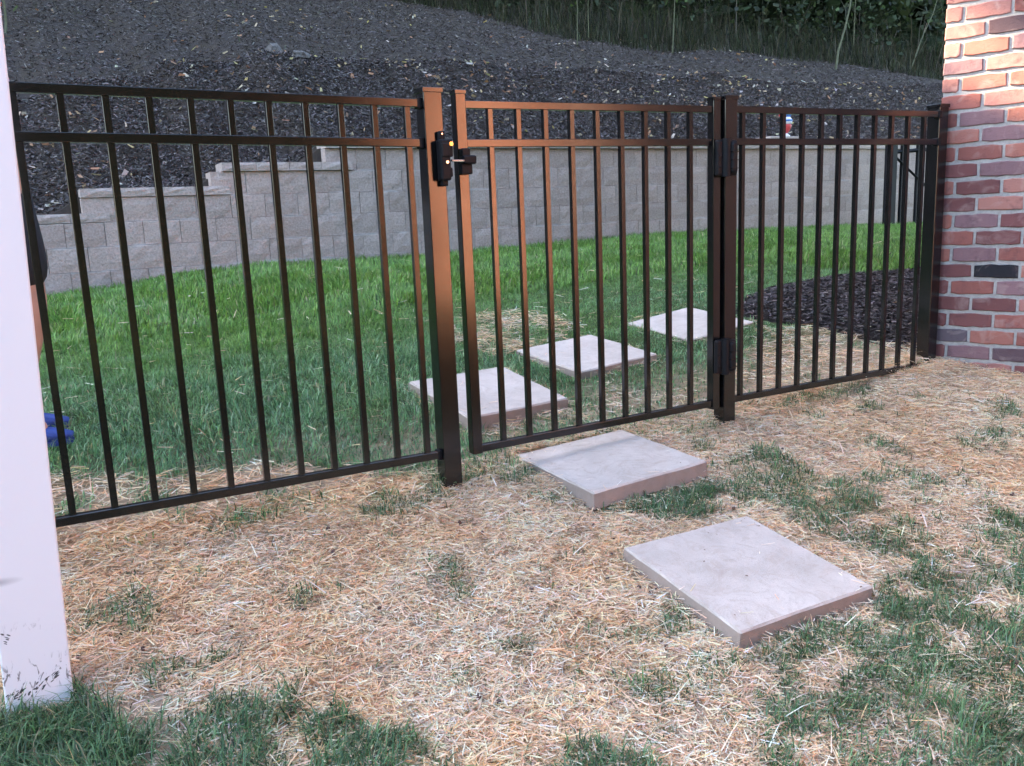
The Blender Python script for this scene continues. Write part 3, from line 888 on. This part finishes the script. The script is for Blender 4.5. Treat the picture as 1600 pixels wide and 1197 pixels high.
k = (rng.random(n) < thin * near * near_l) & ok & (sxw > -.0) & ~((np.abs(x + 1.234) < .07) & (np.abs(y + .595) < .07)) & (np.hypot(x + 1.13, y + 2.73) > .4)
on = ~off_pavers(x[k], y[k], .006)
xx, yy = x[k][~on], y[k][~on]
straw('straw_mulch', xx, yy, .017, (.010, .046), (.0014, .0034), 'pale straw mulch covering the ground in front of the fence')
ex, ey = [], []
for (cx0, cy0, ux, uy), cnt in zip(PAVER_XY, (2600, 4200, 1500, 500, 400)):
    u_ = rng.uniform(-.27, .27, cnt); v_ = .256 + np.abs(rng.normal(0, .022, cnt)); q_ = rng.integers(0, 4, cnt)
    a_ = np.select([q_ == 0, q_ == 1, q_ == 2], [v_, -v_, u_], u_); b_ = np.select([q_ == 0, q_ == 1, q_ == 2], [u_, u_, v_], -v_)
    keep_ = rng.random(cnt) < np.clip((fbm(u_ * 9 + q_ * 7, u_ * 0 + cx0, 33, 2) - .3) * 3, .1, 1)
    ex.append((cx0 + a_ * ux - b_ * uy)[keep_]); ey.append((cy0 + a_ * uy + b_ * ux)[keep_])
ex = np.concatenate(ex); ey = np.concatenate(ey)
straw('stone_edge_straw', ex, ey, .030, (.012, .045), (.0014, .0034), 'straw drifted against the edges of the stepping stones')
n = 1100
x = rng.uniform(-1.4, 2.9, n); y = rng.uniform(-1.95, .0, n)
k = clear_of(x, y) & (np.hypot(x + 1.13, y + 2.73) > .6) & ~((x < -.95) & (y < -.65)); x, y = x[k], y[k]; m_ = len(x)
me = blades('stalks', np.stack([x, y, Hg(x, y) + .012 + .02 * rng.random(m_)], 1), rng.uniform(.05, .13, m_), rng.uniform(.0022, .0042, m_), rng.uniform(0, 6.28, m_), np.clip(rng.normal(1.395, .02, m_), 1.33, 1.42), pick(m_, SP, [4, 3, 3, 1, 1.5, .6], .15), .05)
put('straw_stalks', me, None, M_STRAW, 'longer bent straw stalks lying over the matted straw', 'straw', kind='stuff')
# straw behind the fence
n = 90000
x = rng.uniform(-1.9, 3.4, n); y = rng.uniform(-.02, 2.1, n)
k = (rng.random(n) < np.maximum(straw_cover_back(x, y), .010)) & off_pavers(x, y, .006) & ~((x > 2.75) & (y < .1))
straw('scattered_straw', x[k], y[k], .035, (.025, .075), (.002, .004), 'straw strewn on the lawn behind the fence')
n = 380
x = rng.uniform(-1.5, 6, n); y = rng.uniform(2, 5.2, n)
o = straw('lawn_straw', x, y, .05, (.04, .11), (.004, .007), 'few loose straws on the far lawn')
cx_, cz_, ca_ = [], [], []
for (c0, th0, tl0, _l) in PV:
    o_ = [q_ for q_ in bpy.data.objects if q_.name.startswith('stepping_stone') and abs(q_.matrix_world.translation.x - c0[0]) < 1e-3][0]
    for i in range(34):
        e_ = .254 - abs(random.gauss(0, .035)); t_ = random.uniform(-.25, .25)
        a_, b_ = random.choice([(e_, t_), (-e_, t_), (t_, e_), (t_, -e_)])
        if random.random() < .3: a_, b_ = random.uniform(-.24, .24), random.uniform(-.24, .24)
        p_ = o_.matrix_world @ Vector((a_, b_, .0035)); cx_.append(tuple(p_))
cx_ = np.array(cx_); m_ = len(cx_)
kind_ = rng.random(m_) < .6
me = ribbons('stone_litter', cx_, np.where(kind_, rng.uniform(.012, .05, m_), rng.uniform(.003, .009, m_)), np.where(kind_, rng.uniform(.0014, .003, m_), rng.uniform(.002, .006, m_)), rng.uniform(0, 3.14, m_), rng.normal(0, .03, m_), rng.normal(0, .25, m_), np.where(kind_[:, None], pick(m_, SP, [3, 3, 2, 2, 1, 1]), pick(m_, [(.10, .06, .045), (.16, .11, .08)], [1, 1])))
put('stone_litter', me, None, M_STRAW, 'bits of straw and soil lying on the stepping stones', 'straw', kind='stuff')
# soil clods in the straw
n = 230
bm = bmesh.new()
for i in range(n):
    a, b = random.uniform(-1.5, 2.4), random.uniform(-1.7, -.02)
    if not bool(clear_of(np.array([a]), np.array([b]))[0]): continue
    r_ = random.uniform(.0025, .008)
    q = bmesh.ops.create_icosphere(bm, subdivisions=1, radius=r_, matrix=Matrix.Translation((a, b, float(Hg(a, b)) + .012)))
    for v in q['verts']: v.co += Vector([random.uniform(-.25, .25) * r_ for _ in range(3)])
put('soil_clods', bm_mesh(bm), None, simple('clod', (.10, .062, .05), .95, .4, 60, .5), 'small brown soil clods lying in the straw', 'soil', kind='stuff')

# mulch chips: bed and slope
MP = [(.045, .036, .035), (.08, .063, .06), (.13, .105, .10), (.026, .02, .02), (.2, .165, .15)]
n = 32000
x = rng.uniform(2.3, 5.4, n); y = rng.uniform(.0, 1.55, n)
k = in_poly(x, y, BED); x, y = x[k], y[k]; m_ = len(x)
me = ribbons('bed_chips', np.stack([x, y, bed_fn(x, y) + .004 + .014 * rng.random(m_)], 1), rng.uniform(.014, .042, m_), rng.uniform(.004, .011, m_), rng.uniform(0, 3.14, m_), rng.normal(0, .25, m_), rng.normal(0, .5, m_), pick(m_, MP, [3, 4, 3, 3, 1]))
put('bed_mulch', me, None, M_CHIP, 'dark bark mulch in the bed behind the right fence panel', 'mulch', kind='stuff')
n = 200000
x = rng.uniform(-3, 15.5, n); y = 5.72 + 3.0 * rng.random(n) ** 1.1
k = rng.random(n) < np.clip(1.3 - (y - 7.7) / .8, 0, 1); x, y = x[k], y[k]; m_ = len(x)
MH = [(.066, .053, .050), (.100, .082, .078), (.150, .126, .116), (.040, .032, .030), (.20, .165, .145)]
me = ribbons('slope_chips', np.stack([x, y, Hh(x, y) + .004 + .035 * rng.random(m_)], 1), rng.uniform(.018, .055, m_), rng.uniform(.006, .015, m_), rng.uniform(0, 3.14, m_), rng.normal(.1, .4, m_), rng.normal(0, .6, m_), pick(m_, MH, [3, 4, 3, 2.5, 1.2]))
put('slope_mulch', me, None, M_CHIP, 'dark bark mulch covering the slope above the block wall', 'mulch', kind='stuff')
n = 70000
x = rng.uniform(-3, 16, n); y = rng.uniform(7.8, 13.5, n); m_ = n
me = ribbons('upper_slope_chips', np.stack([x, y, Hh(x, y) + .005 + .03 * rng.random(m_)], 1), rng.uniform(.02, .07, m_), rng.uniform(.006, .016, m_), rng.uniform(0, 3.14, m_), rng.normal(.1, .3, m_), rng.normal(0, .5, m_), pick(m_, MH, [3, 4, 3, 2.5, .7]))
put('upper_slope_mulch', me, None, M_CHIP, 'fine dark debris on the upper part of the slope', 'mulch', kind='stuff')
# fallen leaves on the slope and lawn
LP = [(.40, .28, .15), (.50, .41, .28), (.38, .20, .11), (.45, .36, .14), (.52, .45, .38), (.24, .14, .09)]
n = 2600
x = rng.uniform(-3, 13, n); y = np.where(rng.random(n) < .75, 5.72 + 2.9 * rng.random(n), rng.uniform(8, 13, n))
band = fbm(x * 1.3, y * 1.3, 91, 3)
k = rng.random(n) < np.clip((band - .35) * 4, .1, 1); x, y = x[k], y[k]; m_ = len(x)
z = Hh(x, y) + .03 + .02 * rng.random(m_)
me = ribbons('leaf_litter', np.stack([x, y, z], 1), rng.uniform(.03, .085, m_), rng.uniform(.015, .045, m_), rng.uniform(0, 3.14, m_), rng.normal(.2, .4, m_), rng.normal(0, .6, m_), pick(m_, LP, [3, 3, 2.5, 1, 1.5, 2]))
put('leaf_litter', me, None, M_LEAF, 'tan and yellow fallen leaves scattered over the dark mulch slope', 'leaves', kind='stuff')
def leaf_mesh(s):
    bm = bmesh.new()
    o_ = [(0, -1, 0), (.5, -.45, .12), (.62, .1, .18), (.3, .6, .1), (0, 1, 0), (-.3, .6, .12), (-.6, .1, .2), (-.5, -.45, .1)]
    vv = [bm.verts.new((a * s, b * s, c * s)) for a, b, c in o_]; cc = bm.verts.new((0, 0, 0))
    for i in range(8): bm.faces.new((cc, vv[i], vv[(i + 1) % 8]))
    r_ = bmesh.ops.extrude_face_region(bm, geom=bm.faces[:])
    for v in r_['geom']:
        if isinstance(v, bmesh.types.BMVert): v.co.z += .0012
    bmesh.ops.recalc_face_normals(bm, faces=bm.faces)
    return bm_mesh(bm)
o = put('fallen_leaf', leaf_mesh(.05), None, simple('yellow_leaf', (.75, .62, .12), .6, .1), 'bright yellow fallen leaf on the mulch between the top fence rails', 'leaf', loc=(.082, 7.564, float(Hh(.082, 7.564)) + .05))
o.rotation_euler = (.6, .1, .9)

# rocks on the slope
def rock_mesh(s, seed):
    r_ = random.Random(seed); bm = bmesh.new()
    q = bmesh.ops.create_icosphere(bm, subdivisions=2, radius=1)
    for v in q['verts']:
        v.co *= 1 + r_.uniform(-.32, .28)
        v.co = Vector((v.co.x * s[0], v.co.y * s[1], v.co.z * s[2]))
    return bm_mesh(bm)
for i, (a, b, s, lab) in enumerate([(2.006, 9.0, (.10, .09, .13), 'upright pale grey stone on the crest of the mulch slope'), (2.027, 7.92, (.11, .09, .06), 'low pale stone half sunk in mulch below the upright stone')]):
    put('rock', rock_mesh(s, i), None, M_ROCK, lab, 'rock', 'stones on the slope', loc=(a, b, float(Hh(a, b)) + s[2] * .4))

# ornament on the wall
orn = thing('garden_ornament', 'small red, white and blue garden ornament on the wall cap', 'ornament', (7.60, 5.54, 1.867))
def lathe(prof, n=12):
    bm = bmesh.new(); rings = []
    for r_, z in prof:
        rings.append([bm.verts.new((r_ * math.cos(6.2832 * i / n), r_ * math.sin(6.2832 * i / n), z)) for i in range(n)])
    for a, b in zip(rings, rings[1:]):
        for i in range(n): bm.faces.new((a[i], a[(i + 1) % n], b[(i + 1) % n], b[i]))
    bm.faces.new(rings[0][::-1]); bm.faces.new(rings[-1])
    return bm_mesh(bm, smooth=True)
orn.scale = (.82, .82, .82)
put('base', lathe([(.05, 0), (.055, .02), (.03, .04), (.012, .06)]), orn, M_WHITE)
put('body', lathe([(.012, .05), (.05, .10), (.075, .16), (.07, .19)]), orn, M_RED)
put('collar', lathe([(.07, .191), (.085, .22), (.075, .27), (.05, .30)]), orn, M_WHITE)
for dx, mt in ((-.12, M_RED), (.04, M_BLUE)):
    put('finial', lathe([(.008, .28), (.03, .31), (.046, .345), (.035, .38), (.008, .40)]), orn, mt, loc=(dx, 0, 0))
    put('stem', cyl_mesh((dx * .3, 0, .27), (dx, 0, .30), .012, .010, 8), orn, M_WHITE)
put('stripe', lathe([(.076, .225), (.088, .235), (.086, .25), (.078, .262)]), orn, M_BLUE)

# ------------------------------------------------------------------ woods at the top of the slope
EDGE_X = [-60, 2, 4.8, 6.3, 7.4, 8.3, 10.3, 13.1, 14.6, 15.9, 20, 60]
EDGE_Y = [17, 15.7, 14.2, 13.2, 12.1, 11.4, 11.0, 11.1, 10.8, 10.0, 9.6, 9.6]
# tall weeds along the edge
n = 26000
x = rng.uniform(4.2, 24, n); e = np.interp(x, EDGE_X, EDGE_Y)
d = rng.exponential(.9, n) - .12 + .7 * (fbm(x * .9, x * 0 + 7, 71, 3) - .5)
y = e + d; m_ = n
h = rng.uniform(.12, 1.0, n) ** 1.3 * (.3 + 1.3 * fbm(x * 1.6, y * 1.6, 72, 3)) * np.clip(.4 + d, .3, 1.3)
col = pick(n, [(.042, .052, .022), (.055, .06, .028), (.085, .072, .045), (.026, .027, .016), (.13, .105, .075)], [3, 3, 2.4, 3, .8], .3)
put('tall_weeds', blades('tall_weeds', np.stack([x, y, Hh(x, y) - .02], 1), h, rng.uniform(.006, .015, n), rng.uniform(0, 6.28, n), np.clip(rng.normal(.45, .28, n), 0, .95), col, .45), None, M_GRASS, 'tall weeds and dry grass along the edge of the dark woods', 'weeds', kind='stuff')
n = 260
x = rng.uniform(4.5, 20, n); y = np.interp(x, EDGE_X, EDGE_Y) + rng.uniform(.1, 2.2, n)
put('dry_stems', blades('dry_stems', np.stack([x, y, Hh(x, y) - .02], 1), rng.uniform(.8, 2.4, n), rng.uniform(.010, .020, n), rng.choice([0, 3.14], n) + rng.normal(0, .6, n), np.clip(rng.normal(.55, .35, n), 0, 1.1), pick(n, [(.09, .072, .05), (.075, .07, .038), (.13, .105, .075)], [2, 2, 1], .3), .35), None, M_GRASS, 'thin dry stems arching out of the weeds before the dark woods', 'weeds', kind='stuff')
n = 1400
x = rng.uniform(-2.5, 14, n); y = rng.uniform(7.5, 13, n)
k = fbm(x * 1.1, y * 1.1, 73, 3) > .60; x, y = x[k], y[k]; m_ = len(x)
put('sparse_weeds', blades('sparse_weeds', np.stack([x, y, Hh(x, y) - .01], 1), rng.uniform(.05, .22, m_), rng.uniform(.006, .012, m_), rng.uniform(0, 6.28, m_), np.clip(rng.normal(.6, .2, m_), 0, .95), pick(m_, [(.07, .08, .04), (.13, .11, .08), (.10, .09, .06)], [2, 2, 2]), .3), None, M_GRASS, 'thin weeds scattered over the bare upper slope', 'weeds', kind='stuff')

def leaf_cards(x, y, z, s, pal, wts):
    m_ = len(x)
    return ribbons('leafmass', np.stack([x, y, z], 1), s, s * rng.uniform(.5, .9, m_), rng.uniform(0, 6.28, m_), rng.normal(0, .6, m_), rng.normal(0, .8, m_), pick(m_, pal, wts, .25))
WG = [(.024, .036, .014), (.034, .048, .017), (.018, .025, .011), (.05, .055, .025)]
# underbrush seen below the canopy
n = 34000
x = rng.uniform(4.5, 26, n); e = np.interp(x, EDGE_X, EDGE_Y)
d = .5 + 4.0 * rng.random(n) ** .8
y = e + d
top = .5 + 2.6 * np.clip(d / 2.4, 0, 1) * (.4 + 1.1 * fbm(x * .8, y * .8, 75, 3))
z = Hh(x, y) + top * rng.random(n) ** .7
clump = fbm(x * 1.6 + z * .7, y * 1.6 - z * .9, 76, 3)
k = clump > .44
put('underbrush', leaf_cards(x[k], y[k], z[k], rng.uniform(.05, .14, k.sum()), WG, [3, 3, 3, 1]), None, M_LEAF, 'dark leafy underbrush filling the edge of the woods', 'bushes', kind='stuff')
# the wood itself, one mass of canopy that shades the yard
n = 105000
x = rng.uniform(-48, 30, n)
e = np.interp(x, EDGE_X, EDGE_Y) + 2.6
y = e + 7.5 * rng.random(n)
topz = 13.8 + 2.4 * (fbm(x * .35, y * .35, 81, 3) - .5)
topz = topz + 3.2 * np.clip(1 - np.abs(x + 7.6) / 5.2, 0, .5) * 2  # crowns raised here to keep sun off the brick wall
z = Hh(x, y) + topz * rng.random(n) ** .85
# gap cut in the crowns to aim one sunbeam at the house corner
P0 = np.array([2.88, -.06, 1.70]); S_ = np.array(SUN_DIR)
rel = np.stack([x, y, z], 1) - P0
dist = np.linalg.norm(rel - (rel @ S_)[:, None] * S_, axis=1)
s = rng.uniform(.45, .85, n)
k = dist > .40
x, y, z, s = x[k], y[k], z[k], s[k]
# leaf cards added round that gap to shrink the sun patch
m_ = 4200
b1 = np.cross(S_, [0, 0, 1.0]); b1 /= np.linalg.norm(b1); b2 = np.cross(S_, b1)
rr_ = rng.uniform(.20, 1.3, m_); aa_ = rng.uniform(0, 6.2832, m_); tt_ = rng.uniform(24, 31, m_)
pp_ = P0 + S_ * tt_[:, None] + b1 * (rr_ * np.cos(aa_))[:, None] + b2 * (rr_ * np.sin(aa_))[:, None]
x = np.concatenate([x, pp_[:, 0]]); y = np.concatenate([y, pp_[:, 1]]); z = np.concatenate([z, pp_[:, 2]]); s = np.concatenate([s, rng.uniform(.12, .26, m_)])
k = np.ones(len(x), bool)
put('woods', leaf_cards(x[k], y[k], z[k], s[k], WG, [3, 3, 3, 1]), None, M_LEAF, 'dark mass of woods above the mulch slope', 'woods', kind='stuff')
# saplings that can be told apart at the edge
def sapling(name, label, a, b, lean, h_, r_, seed, leafy=True):
    z0_ = float(Hh(a, b)) - .05
    t = thing(name, label, 'sapling', (a, b, z0_), 'saplings at the edge of the woods')
    rr = random.Random(seed); bm = bmesh.new(); p_ = Vector((0, 0, 0)); N = 7; tips = []
    for i in range(N):
        q_ = p_ + Vector((lean[0] * h_ / N + rr.uniform(-.04, .04), lean[1] * h_ / N + rr.uniform(-.04, .04), h_ / N))
        add_cyl(bm, p_, q_, r_ * (1 - .8 * i / N), r_ * (1 - .8 * (i + 1) / N), 6)
        if i >= 2:
            br = q_ + Vector((rr.uniform(-.5, .5), rr.uniform(-.3, .3), rr.uniform(.1, .5)))
            add_cyl(bm, q_, br, r_ * .3, r_ * .1, 4); tips.append(br); tips.append(q_)
        p_ = q_
    put('trunk', bm_mesh(bm), t, M_STALK)
    L_ = np.array([np.array(rr.choice(tips)) + np.array([rr.gauss(0, .16) for _ in range(3)]) for _ in range(160 if leafy else 50)])
    put('crown', leaf_cards(L_[:, 0], L_[:, 1], L_[:, 2], rng.uniform(.05, .11, len(L_)), [(.07, .11, .03), (.10, .14, .04), (.05, .08, .02)], [2, 1, 2]), t, M_LEAF)
sapling('sapling', 'pale leaning stalk at the wood edge, right of centre', 14.0, 10.3, (.30, 0), 3.0, .026, 1, False)
sapling('sapling', 'straight pale stalk deep in the dark gap left of the brick wall', 15.6, 11.2, (.02, 0), 3.4, .016, 2, False)
sapling('sapling', 'long stalk leaning right just beside the brick wall edge', 16.2, 10.2, (.55, 0), 3.0, .014, 3, False)
sapling('sapling', 'thin upright sapling on the left part of the wood edge', 8.0, 10.9, (.02, 0), 2.4, .011, 4)
sapling('sapling', 'bright green leafy sapling at the top centre of the wood edge', 10.1, 10.8, (.08, 0), 2.6, .013, 5)
sapling('sapling', 'small leafy bush at the top left corner of the slope', -.98, 11.9, (.05, 0), 1.6, .02, 6)

# tree line behind the camera, mirrored darkly in the left fence panel
n = 24000
x = rng.uniform(-34, 3.3, n); y = rng.uniform(-22, -14, n)
x = np.concatenate([x, rng.uniform(.2, 4.85, 20000)]); y = np.concatenate([y, rng.uniform(-15.5, -11.6, 20000)]); n = len(x)  # extra trees added to hide the sunlit house side from the fence gloss
z = Hg(x, y) + (6 + 3 * fbm(x * .4, y * .4, 95, 3)) * rng.random(n)
put('tree_line', leaf_cards(x, y, z, rng.uniform(.4, .8, n), [(.009, .013, .005), (.014, .019, .007), (.007, .010, .005)], [3, 3, 3]), None, M_CHIP, 'row of green trees behind the yard, out of the picture', 'trees', kind='stuff')

# ------------------------------------------------------------------ person behind the white post
per = thing('person', 'person in black shorts and blue shoes standing behind the white post', 'person', (-1.20, .87, .262))
def skin_obj(name, verts, edges, radii, mat, parent, sub=2, root=0):
    me = bpy.data.meshes.new(name); me.from_pydata(verts, edges, [])
    o_ = put(name, me, parent, mat)
    md_ = o_.modifiers.new('skin', 'SKIN'); md_.use_smooth_shade = True
    for sv, r_ in zip(me.skin_vertices[0].data, radii):
        sv.radius = (r_, r_) if not isinstance(r_, tuple) else r_
        sv.use_root = False
    me.skin_vertices[0].data[root].use_root = True
    s_ = o_.modifiers.new('sub', 'SUBSURF'); s_.levels = sub; s_.render_levels = sub
    return o_
# faces +x; left/right along y; origin on the ground between the feet
J = dict(pelvis=(.0, 0, .95), spine=(-.02, 0, 1.12), chest=(-.02, 0, 1.32), neck=(-.01, 0, 1.47), head=(.02, 0, 1.58), crown=(.02, 0, 1.68),
         shl=(-.02, .17, 1.40), ell=(-.06, .23, 1.13), wrl=(-.05, .24, .90), hal=(-.04, .24, .82),
         shr=(-.02, -.17, 1.40), elr=(-.06, -.23, 1.13), wrr=(-.05, -.24, .90), har=(-.04, -.24, .82),
         hipl=(.012, .095, .90), knl=(.07, .10, .52), anl=(-.05, .10, .09), fol=(.05, .10, .045),
         hipr=(.012, -.095, .90), knr=(.07, -.095, .50), anr=(-.04, -.095, .085), fot=(.06, -.095, .045))
RJ = dict(pelvis=.125, spine=.12, chest=.13, neck=.055, head=.09, crown=.07, shl=.055, ell=.040, wrl=.029, hal=.035, shr=.055, elr=.040, wrr=.029, har=.035,
          hipl=.085, knl=.056, anl=.038, fol=.036, hipr=.085, knr=.056, anr=.038, fot=.036)
keys = list(J)
ed = [('pelvis', 'spine'), ('spine', 'chest'), ('chest', 'neck'), ('neck', 'head'), ('head', 'crown'), ('chest', 'shl'), ('shl', 'ell'), ('ell', 'wrl'), ('wrl', 'hal'),
      ('chest', 'shr'), ('shr', 'elr'), ('elr', 'wrr'), ('wrr', 'har'), ('pelvis', 'hipl'), ('hipl', 'knl'), ('knl', 'anl'), ('anl', 'fol'), ('pelvis', 'hipr'), ('hipr', 'knr'), ('knr', 'anr'), ('anr', 'fot')]
body_v = [J[k] for k in keys]; body_e = [(keys.index(a), keys.index(b)) for a, b in ed]; body_r = [RJ[k] for k in keys]
for side in ('hal', 'har'):                      # fingers
    bx_, by_, bz_ = J[side]; sgn = 1 if side == 'hal' else -1
    for q_, (dx, L_) in enumerate(((-.028, .062), (-.009, .075), (.010, .07), (.027, .055))):
        i0 = len(body_v)
        body_v += [(bx_ + dx, by_, bz_ - .035), (bx_ + dx + .008, by_ - sgn * .006, bz_ - .035 - L_ * .55), (bx_ + dx + .012, by_ - sgn * .018, bz_ - .035 - L_)]
        body_r += [.0095, .0085, .007]; body_e += [(keys.index(side), i0), (i0, i0 + 1), (i0 + 1, i0 + 2)]
    i0 = len(body_v)
    body_v += [(bx_ + .04, by_ - sgn * .012, bz_ + .005), (bx_ + .058, by_ - sgn * .02, bz_ - .035)]
    body_r += [.011, .009]; body_e += [(keys.index(side), i0), (i0, i0 + 1)]
skin_obj('body', body_v, body_e, body_r, M_SKIN, per)
skin_obj('shorts', [J['pelvis'], (-.02, 0, 1.02), J['hipl'], (.045, .10, .70), (.055, .10, .545), J['hipr'], (.045, -.095, .70), (.055, -.095, .54)], [(0, 1), (0, 2), (2, 3), (3, 4), (0, 5), (5, 6), (6, 7)], [.145, .128, .118, .098, .092, .118, .098, .092], M_DARKCLOTH, per)
skin_obj('shirt', [(-.03, 0, .99), (-.005, 0, 1.12), J['chest'], (-.01, 0, 1.44), J['shl'], (-.05, .22, 1.2), J['shr'], (-.05, -.22, 1.2)], [(0, 1), (1, 2), (2, 3), (2, 4), (4, 5), (2, 6), (6, 7)], [.138, .142, .146, .075, .075, .062, .075, .062], M_PINKCLOTH, per)
bm = bmesh.new()
q = bmesh.ops.create_icosphere(bm, subdivisions=3, radius=1)
for v in q['verts']:
    if v.co.z < -.15 and v.co.x > -.2: v.co.z = -.15
    v.co = Vector((.005 + v.co.x * .102, v.co.y * .092, 1.655 + v.co.z * .085))
put('hair', bm_mesh(bm, smooth=True), per, M_HAIR)
bm = bmesh.new()
for yy_ in (-.034, .034):
    bmesh.ops.create_icosphere(bm, subdivisions=1, radius=.011, matrix=Matrix.Translation((.102, yy_, 1.60)))
put('eyes', bm_mesh(bm), per, M_DARKCLOTH)
bm = bmesh.new(); add_cyl(bm, (.10, 0, 1.60), (.128, 0, 1.565), .006, .014, 8)
put('nose', bm_mesh(bm), per, M_SKIN)
bm = bmesh.new(); add_box(bm, .098, .108, -.022, .022, 1.527, 1.535, .003)
put('mouth', bm_mesh(bm), per, simple('lips', (.4, .15, .13), .5, .05))
for yy_, dx, dz in ((-.095, .005, .0), (.10, .0, .018)):
    prof = [(-.105, .035, .030, .075), (-.06, .040, .0, .088), (.0, .044, .0, .080), (.06, .047, .0, .058), (.105, .043, .0, .045), (.135, .022, .0, .032)]
    bm = bmesh.new(); rings = []
    for px_, w_, _, hh_ in prof:
        rings.append([bm.verts.new((px_ + dx, yy_ + w_ * math.cos(a_), .012 + dz + (hh_ - .012) * max(0, math.sin(a_)) ** .7)) for a_ in np.linspace(0, math.pi, 9)])
    for a_, b_ in zip(rings, rings[1:]):
        for i in range(8): bm.faces.new((a_[i], a_[i + 1], b_[i + 1], b_[i]))
        bm.faces.new((a_[8], a_[0], b_[0], b_[8]))
    bm.faces.new(rings[0]); bm.faces.new(rings[-1][::-1])
    bmesh.ops.recalc_face_normals(bm, faces=bm.faces)
    sh = put('shoe', bm_mesh(bm, smooth=True), per, M_SHOE)
    bm = bmesh.new()
    lo = [(p_[0] + dx, yy_ - p_[1] * 1.06) for p_ in prof] + [(p_[0] + dx, yy_ + p_[1] * 1.06) for p_ in prof[::-1]]
    va = [bm.verts.new((a_, b_, -.006 + dz)) for a_, b_ in lo]; vb = [bm.verts.new((a_, b_, .0125 + dz)) for a_, b_ in lo]
    bm.faces.new(va[::-1]); bm.faces.new(vb)
    for i in range(len(lo)): bm.faces.new((va[i], va[(i + 1) % len(lo)], vb[(i + 1) % len(lo)], vb[i]))
    bmesh.ops.recalc_face_normals(bm, faces=bm.faces)
    put('sole', bm_mesh(bm), sh, M_SOLE)
